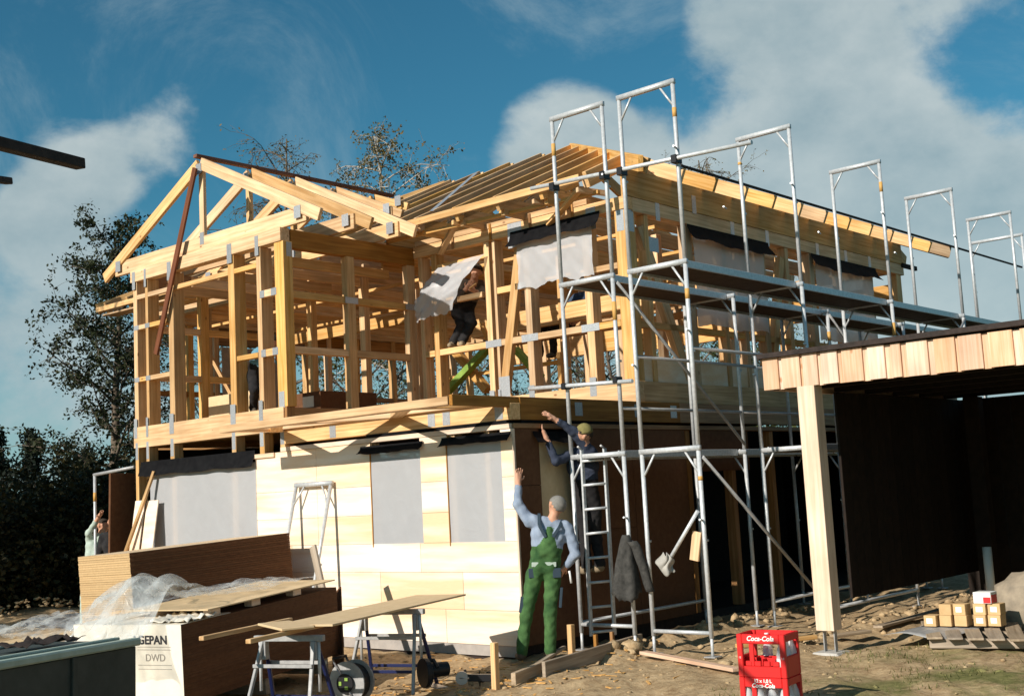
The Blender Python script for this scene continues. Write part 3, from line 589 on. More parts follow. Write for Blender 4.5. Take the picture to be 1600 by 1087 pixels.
    for x in (3.6, 5.4): beam('cross_batten', (x, .3, 5.34), (x, 11.0, 5.34), .05, .05, 'spruce', H)
    for k in range(8): npl((3.3+.9*k, 4.46+.46*(k % 4), 5.50), 'y', .2, .1)
    block('end_soffit', (10.9, -.05, 5.5), (11.55, .0, 5.58), 'shade_boards', H)
roofs()

def interior_things():
    t = tag(block('panel_stack', (1.0, 6.0, 3.082), (1.35, 7.2, 3.55), 'board_tan', None), 'small stack of tan boards standing on the wing floor', 'boards')
    g = thing('crossed_timber', 'green painted timbers crossing behind the upper frame', 'timbers', (4, 4, 3.09))
    beam('green_timber', (4, 4.95, 3.45), (4, 3.85, 4.15), .10, .14, 'green_paint', g, up=(1, 0, 0)); beam('green_timber', (4.12, 3.45, 4.05), (4.12, 2.95, 3.55), .08, .14, 'green_paint', g, up=(1, 0, 0))
    beam('round_timber', (4.14, 4.85, 4.25), (4.14, 4.1, 3.45), .13, .13, 'spruce', g, up=(1, 0, 0)); beam('rail', (4.2, 5.0, 3.75), (4.2, 2.6, 3.75), .06, .06, 'spruce', g)
    for y in (5.02, 2.62): beam('leg', (4.2, y, 3.082), (4.2, y, 3.9), .07, .07, 'spruce', g)
    b = thing('wrapped_pack', 'brown pack with a white paper label on the upper floor', 'pack', (1.9, 4.6, 3.08))
    block('pack_body', (1.2, 4.7, 3.082), (2.3, 5.6, 3.42), 'panel_brown', b); block('paper_label', (1.193, 4.85, 3.2), (1.1985, 5.1, 3.36), 'wrapper', b, .0)
interior_things()

# ------------------------------------------------------------------ scaffold
FR = {}
def frame_mesh(h=2.0, w=.73):
    k = (h, w)
    if k in FR: return FR[k]
    bm = bmesh.new(); r = .0242
    for y in (0, w): bm_tube(bm, (0, y, 0), (0, y, h-.025), r, 12)
    bm_box(bm, (-.024, -.024, h-.06), (.024, w+.024, h-.005))
    for s, y in ((1, 0), (-1, w)):
        bm_tube(bm, (0, y+s*.012, h-.30), (0, y+s*.17, h-.06), .013, 6)
    for y in (0, w): bm_box(bm, (.02, y-.012, h*.5-.012), (.06, y+.012, h*.5+.012))
    me = bpy.data.meshes.new('frame'); bm.to_mesh(me); bm.free(); me.materials.append(MAT['galv'])
    for p in me.polygons: p.use_smooth = p.area < .2 and len(p.vertices) == 4
    FR[k] = me; return me
SX, SZ = .764, (.19, 2.19, 4.19, 6.19)
SC = thing('scaffold', 'grey steel tube scaffold with tall open frames along the shaded house wall', 'scaffold', (SX, -1.1, 0))
def frame(x, y, z, h=2.0, w=.73, band=True):
    band = band and rnd.random() < .6
    o = bpy.data.objects.new('frame', frame_mesh(h, w)); put(o, SC, Matrix.Translation((x, y, z)))
    if band:
        for yy in ((y,) if rnd.random() < .7 else (y+w,)): tube('orange_band', (x, yy, z+h-.46+rnd.uniform(-.1, .1)), (x, yy, z+h-.33), .0256, 'orange_band', o)
    return o
def deck(x0, x1, y, z, w=.62):
    d = block('deck', (x0+.03, y+.04, z-.045), (x1-.03, y+w-.01, z-.012), 'deck_ply_shaded', SC, .003)
    for yy in (y+.03, y+w-.005): block('side_rail', (x0+.03, yy, z-.075), (x1-.03, yy+.022, z+.006), 'galv', d, .003)
    return d
OUT, INN = -1.977, -1.0
for k in range(5):
    x = SX+2.57*k
    for lv in range(3): frame(x, OUT, SZ[lv])
    for lv in range(2): frame(x, INN, SZ[lv], 2.0, .742)
    if k < 4:
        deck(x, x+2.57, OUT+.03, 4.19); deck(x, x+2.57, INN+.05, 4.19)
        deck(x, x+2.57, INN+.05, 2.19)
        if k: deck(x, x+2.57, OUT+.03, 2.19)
    for y in (OUT, OUT+.73, INN, INN+.742):
        tube('base_jack', (x, y, .0), (x, y, .2), .017, 'galv', SC); block('base_plate', (x-.07, y-.07, -.005), (x+.07, y+.07, .008), 'galv_dull', SC)
frame(SX, INN, SZ[2], 2.0, .742); frame(SX+2.57*5, INN-.3, 4.25, 2.0, .98, False)
for lv in range(2): frame(SX+2.57*5, INN-.3, SZ[lv], 2.06, .98, False)
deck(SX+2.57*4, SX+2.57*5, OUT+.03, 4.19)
tube('cross_tube', (SX-.05, .08, 5.38), (SX-.05, -2.92, 5.24), .0242, 'galv', SC, 12)
tube('cross_tube', (SX-.05, .28, 3.0), (SX-.05, -1.22, 2.94), .0242, 'galv', SC, 12)
for y in (OUT, OUT+.73, INN, INN+.742): block('clamp', (SX-.09, y-.035, 5.34-.1*(-y/3)-.045), (SX+.03, y+.035, 5.34-.1*(-y/3)+.045), 'black_plastic', SC)
for y in (INN, INN+.742): block('clamp', (SX-.085, y-.03, 2.94), (SX+.03, y+.03, 3.01), 'black_plastic', SC)
for k in range(4):
    x = SX+2.57*k
    tube('guard_rail', (x, OUT, 3.22), (x+2.57, OUT, 3.22), .019, 'galv_dull', SC); tube('guard_rail', (x, OUT+.73, 3.21), (x+2.57, OUT+.73, 3.21), .019, 'galv_dull', SC)
    tube('guard_rail', (x, INN, 2.66), (x+2.57, INN, 2.66), .019, 'galv_dull', SC)
for a, b, y in (((.80, 4.08), (3.30, 2.25), INN), ((.79, 2.06), (3.33, .25), OUT), ((8.47, 4.1), (5.95, 2.3), OUT), ((5.9, 4.1), (8.4, 2.3), INN)):
    tube('diagonal_brace', (a[0], y-.03, a[1]), (b[0], y-.03, b[1]), .019, 'galv_dull', SC)
tube('diagonal_brace', (SX-.03, OUT+.04, 1.50), (SX-.03, OUT+.50, .92), .021, 'galv', SC)
for y0, y1, z in ((OUT, OUT+.73, .24), (INN, INN+.742, .28)): tube('ledger', (SX, y0, z), (SX, y1, z), .022, 'galv', SC)
for x0, x1, y, z in ((SX, SX+2.57, INN+.742, .30), (SX+2.57, SX+5.14, OUT+.73, .30), (SX+2.57, SX+5.14, OUT, .22)): tube('ledger', (x0, y, z), (x1, y, z), .022, 'galv', SC)
for x in (SX, SX+2.57, SX+5.14, SX+7.71):
    for y, z in ((OUT, 1.4), (OUT, 3.4), (OUT, 5.4), (INN, 1.45), (INN, 5.3), (OUT+.73, 3.1)): tube('toggle', (x, y, z), (x-.10, y-.02, z+.01), .012, 'galv', SC, 6)

# ladder hooked to the first lift
LD = thing('ladder', 'light aluminium ladder hooked onto the first scaffold lift beside the worker', 'ladder', (.80, -.50, .1))
la, lb = Vector((.735, -.42, 0)), Vector((.90, -.62, 0))
for p in (la, lb): beam('stile', (p.x, p.y, .16), (p.x+.02, p.y, 2.24), .026, .05, 'galv', LD); tube('hook', (p.x+.02, p.y, 2.24), (p.x-.06, p.y-.01, 2.27), .012, 'galv_dull', LD)
for k in range(8): z = .20+k*.272; tube('rung', (la.x, la.y, z), (lb.x, lb.y, z+.01), .016, 'galv', LD)

# single frame propped on the sunny wall, and one standing beyond the house corner
T = Matrix.Translation((-.60, 3.0, .02)) @ Matrix.Rotation(rad(14.5), 4, 'Y')
o = bpy.data.objects.new('propped_frame', frame_mesh(2.12, .70)); put(o, None, T); tag(o, 'loose steel scaffold frame leaning on the sunlit wall behind the board stack', 'scaffold frame')
E2 = thing('corner_frame', 'steel scaffold frame with dark top bar standing beyond the far house corner', 'scaffold frame', (0, 8.9, 0))
tube('upright', (0.0, 8.9, .0), (0.0, 8.9, 2.44), .024, 'galv', E2); tube('top_bar', (0.0, 8.92, 2.44), (.0, 7.72, 2.50), .026, 'galv_dull', E2); tube('orange_band', (0, 8.9, 2.02), (0, 8.9, 2.16), .026, 'orange_band', E2)
tag(beam('leaning_door', (-.05, 8.05, 1.2), (-.02, 8.05, 2.42), .42, .05, 'panel_brown', None, up=(0, 1, 0)), 'tall reddish brown board standing at the far house corner', 'board')
PW['leaning_door'] = PW.get('leaning_door', Matrix.Identity(4))

# ------------------------------------------------------------------ carport
C = thing('carport', 'flat-roofed carport with vertical board fascia and dark open interior at right', 'carport', (1.49, -2.93, 0))
def carport():
    CX = 1.46
    y = -2.44; k = 0; R = random.Random(3)
    while y > -9.4:
        w = R.uniform(.17, .235) if k != 6 else .10
        t = .0 if k % 2 == 0 else .0
        z0 = 2.735+R.uniform(-.006, .006)
        block('cover_board', (CX-.045, y-w, z0-.02*(-2.44-y)*.35), (CX-.022, y, 3.08-.02*(-2.44-y)*.5), 'larch', C, .003)
        g = R.uniform(.03, .075)
        block('under_board', (CX-.02, y-w-g-.02, z0-.006-.02*(-2.44-y)*.35), (CX, y-w+.02, 3.075-.02*(-2.44-y)*.5), 'larch', C, .002)
        y -= w+g; k += 1
    block('edge_trim', (CX-.09, -9.5, 3.075), (CX+.1, -2.40, 3.13), 'bitumen_and_shade', C); block('roof', (CX+.0, -9.5, 2.96), (6.7, -2.42, 3.07), 'bitumen_and_shade', C)
    block('side_fascia', (CX+.005, -2.455, 2.74), (6.7, -2.425, 2.958), 'larch', C)
    block('front_beam', (CX+.004, -9.5, 2.74), (CX+.14, -2.46, 2.955), 'shade_boards', C)
    for x in np.arange(2.2, 6.5, .8): block('roof_joist', (x, -9.4, 2.76), (x+.08, -2.46, 2.955), 'shade_boards', C)
    def post(x, y, m='spruce_pale'):
        p = block('post', (x-.09, y-.10, .22), (x+.09, y+.10, 2.738), m, C)
        for yy in (y-.07, y+.05): block('post_shoe', (x-.03, yy, -.05), (x+.03, yy+.012, .3), 'galv_dull', p)
        block('footing', (x-.15, y-.15, -.3), (x+.15, y+.15, .004), 'concrete', p, .02)
    for k, x in enumerate(np.arange(2.75, 6.55, .2)): block('backing_board', (x, -2.60, .42), (x+.195, -2.57, 2.74), 'shade_boards', C)  # added boards closing the open side, to make the carport interior dark
    post(1.50, -2.93); post(1.50, -7.6); post(6.0, -2.93, 'shade_boards')
    for k, y in enumerate(np.arange(-9.4, -2.5, .2)): block('backing_board', (6.6, y, .05), (6.63, y+.195, 2.75), 'shade_boards', C)
    for k, x in enumerate(np.arange(1.8, 6.5, .2)): block('backing_board', (x, -8.93, .05), (x+.19, -8.90, 2.75), 'shade_boards', C)
    
carport()

# ------------------------------------------------------------------ boxes, pallet and bits under the carport edge
P = thing('pallet', 'weathered low pallet with grey sheet carrying small cardboard boxes', 'pallet', (2.7, -3.9, 0))
for k in range(5): beam('slat', (1.95+.02*k, -3.85-.2*k, .115), (3.2+.02*k, -3.25-.22*k, .125), .15, .022, 'weathered', P)
for a, b in (((2.05, -3.75), (2.35, -4.75)), ((2.6, -3.45), (2.9, -4.5)), ((3.1, -3.2), (3.4, -4.2))): beam('bearer', (*a, .05), (*b, .05), .09, .09, 'weathered', P)
sheet('metal_sheet', lambda u, v: (2.0+.75*v+.05*u, -3.28-.62*u-.25*(1-v)*0-.12*v, .14+.03*math.sin(u*5)*(1-v)-.02*(1-v)), 10, 6, 'galv_dull', P, .003)
bx = [(2.66, -3.54, 0), (2.71, -3.69, 0), (2.71, -3.695, 1), (2.75, -3.835, 0), (2.75, -3.83, 1), (2.81, -4.015, 0), (2.81, -4.02, 1), (2.84, -4.155, 0), (2.845, -4.16, 1)]
lab = [1, 0, 0, 0, 1, 1, 1, 1, 1]
blabels = ['single brown cardboard box at the left end of the pallet', 'plain brown cardboard box under another plain box, second pile', 'plain brown cardboard box on top of the second pile', 'plain brown cardboard box at the foot of the third pile', 'cardboard box with white label on top of the third pile', 'labelled cardboard box at the foot of the pile with the white carton', 'labelled cardboard box directly under the white and red carton', 'labelled cardboard box at the foot of the rightmost pile', 'labelled cardboard box on top of the rightmost pile']
for (x, y, l), lb_, fl in zip(bx, blabels, lab):
    z = .152+.115*l; t = thing('cardboard_box', lb_, 'box', (x, y, z), 'small cardboard boxes on the pallet')
    block('carton', (x-.08, y-.064+rnd.uniform(-.003, .003), z), (x+.08, y+.064, z+.1135), 'kraft', t, .003)
    if fl: block('paper_label', (x-.0835, y-.034+rnd.uniform(-.006, .006), z+.03), (x-.0812, y+.034, z+.085), 'white_paint', t, 0)
t = thing('white_carton', 'white carton with a red side lying on the small cardboard boxes', 'box', (2.83, -4.06, .384))
block('carton', (2.74, -4.15, .384), (2.92, -3.965, .50), 'white_paint', t, .003); block('red_print', (2.737, -4.146, .39), (2.7395, -4.07, .45), 'red_print', t, 0); block('red_print', (2.76, -4.1535, .39), (2.90, -4.1505, .47), 'red_print', t, 0)
def rock(name, label, c, r, seed, m='stone', cat='boulder'):
    bm = bmesh.new(); bmesh.ops.create_icosphere(bm, subdivisions=3, radius=1)
    for v in bm.verts:
        n = 1+.10*nz3(v.co.x*2, v.co.y*2, v.co.z*2, seed)+.05*nz3(v.co.x*5, v.co.y*5, v.co.z*5, seed); v.co = Vector((v.co.x*r[0]*n, v.co.y*r[1]*n, v.co.z*r[2]*n))
    return tag(from_bm(name, bm, m, None, Matrix.Translation(c), True), label, cat)
rock('boulder', 'big rounded grey-brown boulder at the right edge behind the boxes', (3.75, -4.22, .26), (.36, .40, .40), 3)
tag(tube('drain_pipe', (5.2, -3.23, .1), (5.2, -3.23, .82), .055, 'white_paint', None, 14), 'short white drain pipe standing upright under the carport', 'pipe')
for k, (a, b, lb_) in enumerate((((3.2, -2.65, .05), (5.4, -2.7, .07), 'long loose plank lying on the soil behind the carport post'), ((4.0, -3.2, .04), (4.9, -2.9, .05), 'short plank lying flat in the carport shade'), ((2.3, -2.55, .05), (2.75, -2.75, .06), 'offcut of timber beside the carport post foot'))):
    tag(beam('plank', a, b, .12, .03, 'weathered', None), lb_, 'plank', 'planks under the carport')

# ------------------------------------------------------------------ drinks crates
def crate(z, label, top):
    M = Matrix.Translation((-1.66, -4.20, z)) @ Matrix.Rotation(rad(7), 4, 'Z')       # front face on local -x
    t = thing('drinks_crate', label, 'crate', M.translation, 'red drinks crates'); w, d, h = .40, .30, .33
    # local: x depth 0..d, y 0..w, z 0..h
    def bb(n, a, b, m='crate_red', par=None, bev=.006): return block(n, a, b, m, par or t, bev, M)
    for y in (0, w-.045): bb('corner', (0, y, 0), (.035, y+.045, h)); bb('corner', (d-.035, y, 0), (d, y+.045, h))
    for x in (0, d-.022): bb('rim', (x, .045, h-.075), (x+.022, w-.045, h)); bb('apron', (x, .045, .0), (x+.02, w-.045, .085)); bb('centre_bar', (x+.002, .26, .085), (x+.018, .30, h-.075))
    for y in (0, w-.02): bb('rim', (.035, y, h-.06), (d-.035, y+.02, h)); bb('apron', (.035, y, 0), (d-.035, y+.018, .16))
    bb('base', (.02, .02, .01), (d-.02, w-.02, .025))
    for k in range(4): bb('scallop', (-.0015, .055+k*.075, .085), (.02, .055+k*.075+.055, .125))
    for i in range(1, 3): bb('divider', (.1*i-.003, .02, .026), (.1*i+.003, w-.02, .14), bev=.001)
    for j in range(1, 4): bb('divider', (.02, .1*j-.003, .026), (d-.02, .1*j+.003, .138), bev=.001)
    for s, y in ((-1, .10),):
        pass
    tM = lambda y, zz: M @ Matrix.Translation((-.0022, y, zz)) @ Matrix(((0, 0, -1, 0), (-1, 0, 0, 0), (0, 1, 0, 0), (0, 0, 0, 1)))
    if top:
        text_obj('Coca-Cola', .052, 'lettering_white', t, tM(.20, h-.034), shear=.25, bold=.0012)
    else:
        text_obj('12 x 1,0 L', .036, 'lettering_white', t, tM(.20, h-.024), bold=.0012); text_obj('Coca-Cola', .044, 'lettering_white', t, tM(.20, h-.060), shear=.25, bold=.0012)
    text_obj('12', .02, 'lettering_white', t, tM(w-.022, .15)); text_obj('1,0', .02, 'lettering_white', t, tM(.022, .15))
    prof = [(0, .03), (.036, .03), (.041, .05), (.041, .17), (.032, .215), (.017, .255), (.014, .29), (.016, .292), (.016, .305), (0, .305)]
    spots = [(i, j) for i in range(3) for j in range(4)] if not top else [(0, 0), (1, 0), (2, 0), (2, 2)]
    for i, j in spots:
        c = M @ Vector((.05+.1*i, .05+.1*j, 0)); n = 10; V = []; F = []
        for r, zz in prof:
            for k in range(n): V.append((r*math.cos(k*6.2832/n), r*math.sin(k*6.2832/n), zz))
        for a in range(len(prof)-1):
            for k in range(n): F.append((a*n+k, a*n+(k+1) % n, (a+1)*n+(k+1) % n, (a+1)*n+k))
        b = mesh_obj('bottle', V, F, 'bottle_glass', None, True, Matrix.Translation((c.x, c.y, c.z)))
        side = ('front', 'middle', 'back')[i]; pos = ('right end', 'centre right', 'centre left', 'left end')[j]
        tag(b, f'clear bottle in the {side} row at the {pos} of the {"upper" if top else "lower"} red crate', 'bottle', 'bottles in the crates')
        tube('cap', c+Vector((0, 0, .296)), c+Vector((0, 0, .311)), .0165, 'crate_red' if (i+j) % 2 else 'white_paint', b); tube('paper_label', c+Vector((0, 0, .09)), c+Vector((0, 0, .145)), .0416, 'lettering_white', b)
crate(-.075, 'red plastic bottle crate carrying another, full of bottles', False)
crate(.256, 'red plastic bottle crate on top, nearly empty', True)

# ------------------------------------------------------------------ board stacks, package, film
ST = thing('board_stack', 'tall stack of brown fibreboards with sunlit striped end', 'boards', (-2.6, 4.1, 0))
TS = Matrix.Translation((-2.616, 3.535, 1.341)) @ Matrix.Rotation(rad(-2.5), 4, 'Z') @ Matrix.Rotation(rad(-2.6), 4, 'Y') @ Matrix.Rotation(rad(-1.9), 4, 'X')
for k in range(44):
    j = rnd.uniform(-.006, .006); z = -.0262*k
    b = block('fibreboard', (j, j*.8, z-.0248), (2.2+j, 1.25+j, z), 'panel_brown', ST, .002, TS)
    block('board_end', (j-.002, j*.8+.002, z-.0246), (j-.0005, 1.248+j, z-.0006), 'board_edge', b, 0, TS)  # sunlit end coloured paler than the shaded board sides
    if k == 0: block('board_face', (j+.002, j+.002, .0006), (2.198, 1.248, .0016), 'board_top', b, 0, TS)
for x in (.2, 1.1, 2.0): block('dunnage', (x, .02, -1.34), (x+.09, 1.24, -1.154), 'weathered', ST, .004, TS)

PK = thing('wrapped_panel_pack', 'pack of wood panels with white printed wrapper on its sunlit end', 'panel pack', (-3.9, .9, 0))
TP = Matrix.Translation((-3.95, .48, .775)) @ Matrix.Rotation(rad(16.7), 4, 'Z') @ Matrix.Rotation(rad(-2.6), 4, 'Y')
for k in range(28): block('panel', (rnd.uniform(0, .004), rnd.uniform(0, .004), -.025*k-.0242), (2.5, 1.25, -.025*k), 'panel_brown', PK, .0015, TP)
w_ = block('wrapper', (-.006, -.002, -.74), (-.001, 1.252, .004), 'wrapper', PK, .001, TP); block('wrapper', (-.006, .0, .0045), (.7, 1.25, .0075), 'wrapper', PK, .001, TP); block('wrapper', (-.006, .9, .008), (1.1, 1.25, .011), 'wrapper', PK, .001, TP)
tM = lambda y, z: TP @ Matrix.Translation((-.0085, y, z)) @ Matrix(((0, 0, -1, 0), (-1, 0, 0, 0), (0, 1, 0, 0), (0, 0, 0, 1)))
text_obj('AGEPAN', .105, 'ink', w_, tM(.36, -.13), bold=.003); text_obj('DWD', .09, 'ink_grey', w_, tM(.30, -.285)); 
for z in (-.19, -.215, -.35, -.385): block('print_line', (-.0085, .12, z), (-.0065, .50, z+.004), 'ink_grey', w_, 0, TP)
for x in (.1, 1.2, 2.2): block('dunnage', (x, .02, -.86), (x+.09, 1.23, -.702), 'weathered', PK, .004, TP)
# loose cover board resting on blocks over the pack
CB = thing('cover_board', 'thin pale board resting on small blocks on top of the panel pack', 'board', TP @ Vector((1.2, .3, .05)))
block('board', (.35, -.02, .075), (2.45, .95, .087), 'board_tan', CB, .002, TP)
for x, y in ((.45, .03), (1.05, .02), (1.75, .03), (.5, .7), (1.8, .7)): block('spacer_block', (x, y, .009), (x+.14, y+.09, .074), 'spruce_pale', CB, .003, TP)
# torn packing paper
def paper(u, v): return TP @ Vector((.05+.42*u, -.03+.5*v, .015+.05*abs(nz3(u*5, v*4, 0, 3))))
tag(sheet('torn_paper', paper, 14, 14, 'wrapper', None, .001), 'crumpled torn paper on the corner of the panel pack', 'paper')
# clear film thrown over the packs
def film(u, v):
    base = TP @ Vector((-.45+2.85*u, .20+1.15*v, 0))
    w = u+.06*math.sin(v*7)+.03*math.sin(v*17+u*5)
    hump = .24*math.exp(-((w-.27)/.12)**2)*(.7+.3*math.sin(v*3.5+.5))+.04
    rid = .07*abs(math.sin(u*6+v*7.5+1.6*math.sin(v*5+u*4)))**.45-.035+.04*abs(math.sin(u*17-v*11+2.5*math.sin(u*6+v*3)))**.5
    z = TP.translation.z+.03+.048*2.85*u+hump+rid*(.55+.9*math.exp(-((u-.3)/.2)**2))-(.34*max(0, .18-u)/.18)
    z -= .20*max(0, v-.8)/.2
    return (base.x+.05*math.sin(v*9+u*3)+.02*math.sin(v*31), base.y+.03*math.sin(u*17+v*3)+.015*math.sin(u*41), max(z, TP.translation.z+.018+.05*2.85*u) if u > .16 else z)
tag(sheet('plastic_film', film, 110, 60, 'plastic_film', None), 'crumpled clear plastic film thrown over the panel packs', 'film')
def film2(u, v):
    x = -4.55+.9*u; y = 1.9+1.3*v; return (x, y, .60+.06*abs(math.sin(u*8+v*5+math.sin(v*7)))**.6+.05*abs(math.sin(v*12-u*5))**.7+.12*u)
tag(sheet('film_bundle', film2, 30, 24, 'plastic_film', None), 'bundle of crumpled clear film at the left of the wrapped pack', 'film')
t = thing('small_board_pile', 'low pile of pale boards under film at the left edge', 'boards', (-4.2, 2.6, 0))
for k in range(9): beam('board', (-4.75+rnd.uniform(-.1, .1), 2.45+.02*k, .04+.06*k), (-3.2, 3.1+.02*k, .05+.06*k), 1.0, .05, 'board_tan', t)
# dark trailer box, front left
TR = thing('trailer_box', 'dark box trailer with pale green top rails at the lower left', 'trailer', (-5.6, -.7, 0))
TT = Matrix.Translation((-5.12, -.72, .85)) @ Matrix.Rotation(rad(20.4), 4, 'Z') @ Matrix.Rotation(rad(1.0), 4, 'Y')
block('side_panel', (-2.6, 0, -.75), (0, .03, -.06), 'green_box', TR, .006, TT); block('side_panel', (-2.6, .83, -.75), (0, .86, -.06), 'green_box', TR, .006, TT)
block('end_panel', (-.03, .032, -.75), (0, .828, -.06), 'green_box', TR, .006, TT); block('end_panel', (-2.6, .032, -.75), (-2.57, .828, -.06), 'green_box', TR, .006, TT)
block('floor', (-2.56, .034, -.74), (-.034, .826, -.7), 'green_box', TR, .004, TT); block('lid', (-2.58, .02, -.058), (-.01, .84, -.02), 'green_box', TR, .004, TT)
block('top_rail', (-2.65, -.03, -.056), (.03, .06, .0), 'green_rim', TR, .012, TT); block('top_rail', (-2.65, .16, -.018), (.02, .21, .006), 'green_rim', TR, .008, TT); block('top_rail', (-2.65, .80, -.018), (.03, .88, .0), 'green_rim', TR, .01, TT)
for x in (-2.1, -1.4, -.7): block('stiffener', (x, -.022, -.72), (x+.05, -.001, -.06), 'green_box', TR, .004, TT)
tube('wheel', TT @ Vector((-1.3, -.15, -.72)), TT @ Vector((-1.3, -.03, -.72)), .22, 'black_plastic', TR, 20)
def dark_cloth(u, v): return TT @ Vector((-.85+.6*u, .25+.35*v, .02+.05*abs(nz3(u*5, v*5, 0, 3))))
tag(sheet('dark_cloth', dark_cloth, 12, 10, 'bitumen_and_shade', None, .002), 'dark rumpled cloth lying on the trailer lid', 'cloth')

# ------------------------------------------------------------------ trestles, table board, tools
def trestle(name, label, c, yaw, h=.76, l=.75):
    t = thing(name, label, 'trestle', c, 'folding work trestles'); M = Matrix.Translation(c) @ Matrix.Rotation(yaw, 4, 'Z')
    block('top_bar', (-.025, -l/2, h-.05), (.025, l/2, h), 'galv_dull', t, .004, M)
    for s in (-1, 1):
        for e, m in ((-1, 'galv_dull'), (1, 'blue_steel')):
            beam('leg', (e*.02, s*(l/2-.09), h-.05), (e*.26, s*(l/2-.02), .0), .03, .03, m, t, T=M)
        tube('extension', M @ Vector((0, s*(l/2-.05), h-.03)), M @ Vector((.0, s*(l/2-.05), .28)), .014, 'galv', t)
        block('bracket', (-.03, s*(l/2-.09)-.03, h-.20), (.03, s*(l/2-.09)+.03, h-.051), 'galv_dull', t, .004, M)
    for e, z, m in ((-.11, .5, 'galv_dull'), (.11, .5, 'galv_dull'), (-.2, .2, 'blue_steel'), (.2, .2, 'blue_steel')): block('cross_bar', (e-.012, -l/2+.05, z-.015), (e+.012, l/2-.05, z+.015), m, t, .003, M)
    return t
YW = rad(19)
trestle('trestle', 'folding steel trestle under the middle of the long table board', (-2.02, -.13, -.03), YW)
trestle('trestle', 'folding steel trestle nearest the wrapped pack, holding battens and a short board', (-3.62, -.62, -.05), YW, .74, .68)
TB = Matrix.Translation((-3.40, -.93, .765)) @ Matrix.Rotation(rad(19.5), 4, 'Z')
tag(block('table_board', (0, 0, -.018), (2.72, .58, 0), 'board_tan', None, .002, TB), 'long tan board laid as a table across the trestles', 'board')
tag(beam('short_board', (-3.78, -.95, .775), (-3.55, -.32, .775), .28, .02, 'board_tan', None), 'short tan board lying across two battens on the front trestle', 'board')
for k, (a, b, lb_) in enumerate((((-4.35, -.42, .742), (-3.1, .02, .745), 'thin batten on the front trestle, on the side by the pack'), ((-4.35, -1.05, .742), (-3.0, -.58, .745), 'thin batten on the front trestle, on the side by the camera'))):
    tag(beam('batten', a, b, .05, .035, 'spruce', None), lb_, 'batten', 'battens on the trestle')
def cable_reel():
    M = Matrix.Translation((-2.86, -.52, .19)) @ Matrix.Rotation(rad(14), 4, 'Z') @ Matrix.Scale(1.25, 4)
    t = thing('cable_reel', 'black cable reel with grey round flange on the soil under the table', 'cable reel', (-2.86, -.52, 0))
    bm = bmesh.new()
    for x in (-.06, .06): bmesh.ops.create_cone(bm, cap_ends=True, segments=28, radius1=.15, radius2=.15, depth=.012, matrix=M @ Matrix.Translation((x, 0, 0)) @ Matrix.Rotation(rad(90), 4, 'Y'))
    from_bm('flange', bm, 'galv_dull', t)
    bm = bmesh.new(); bmesh.ops.create_cone(bm, cap_ends=True, segments=24, radius1=.125, radius2=.125, depth=.10, matrix=M @ Matrix.Rotation(rad(90), 4, 'Y')); from_bm('cable', bm, 'black_plastic', t)
    bm = bmesh.new(); bmesh.ops.create_cone(bm, cap_ends=True, segments=20, radius1=.07, radius2=.06, depth=.03, matrix=M @ Matrix.Translation((-.075, 0, 0)) @ Matrix.Rotation(rad(90), 4, 'Y')); from_bm('socket_hub', bm, 'black_plastic', t)
    for a in (0, 120, 240): block('socket', (-.098, .035*math.cos(rad(a))-.014, .035*math.sin(rad(a))-.014), (-.088, .035*math.cos(rad(a))+.014, .035*math.sin(rad(a))+.014), 'green_paint', t, .002, M)
    for s in (-1, 1): tube('stand', M @ Vector((s*.08, -.1, -.17)), M @ Vector((s*.08, .1, .16)), .01, 'tool_metal', t)
    tube('handle', M @ Vector((-.08, .1, .17)), M @ Vector((.08, .1, .17)), .013, 'black_plastic', t)
cable_reel()
def circular_saw():
    M = Matrix.Translation((-1.86, -.52, .0)) @ Matrix.Rotation(rad(-20), 4, 'Z') @ Matrix.Scale(1.35, 4)
    t = thing('circular_saw', 'black circular saw resting on the soil beside the trestle', 'power saw', (-1.86, -.52, 0))
    block('base_plate', (-.06, -.15, .005), (.06, .15, .014), 'tool_metal', t, .002, M)
    def cyl(n, x0, x1, y, z, r, m):
        bm = bmesh.new(); bmesh.ops.create_cone(bm, cap_ends=True, segments=20, radius1=r, radius2=r*.93, depth=x1-x0, matrix=M @ Matrix.Translation(((x0+x1)/2, y, z)) @ Matrix.Rotation(rad(90), 4, 'Y')); bmesh.ops.bevel(bm, geom=bm.edges[:], offset=.006, segments=1, affect='EDGES'); from_bm(n, bm, m, t)
    cyl('blade_guard', -.075, -.03, 0, .10, .105, 'black_plastic'); cyl('blade', -.05, -.046, 0, .085, .098, 'tool_metal'); cyl('motor', -.03, .13, .02, .11, .055, 'black_plastic')
    beam('handle', (0, .02, .18), (0, .17, .15), .035, .04, 'black_plastic', t, T=M); beam('handle', (0, .17, .155), (0, .17, .06), .03, .03, 'black_plastic', t, T=M); beam('front_grip', (0, -.1, .14), (0, -.02, .19), .03, .03, 'black_plastic', t, T=M)
circular_saw()
def planer():
    M = Matrix.Translation((-1.55, -.82, .0)) @ Matrix.Rotation(rad(35), 4, 'Z')
    t = thing('angle_grinder', 'small black hand tool with metal disc lying right of the saw', 'power tool', (-1.55, -.82, 0))
    beam('body', (0, -.14, .05), (0, .1, .06), .06, .065, 'black_plastic', t, T=M); tube('disc', M @ Vector((-.03, .15, .06)), M @ Vector((.0, .15, .06)), .062, 'tool_metal', t, 20); tube('gear_head', M @ Vector((0, .08, .06)), M @ Vector((0, .17, .06)), .032, 'tool_metal', t); beam('side_grip', (.02, .12, .07), (.12, .14, .11), .028, .028, 'black_plastic', t, T=M)
planer()
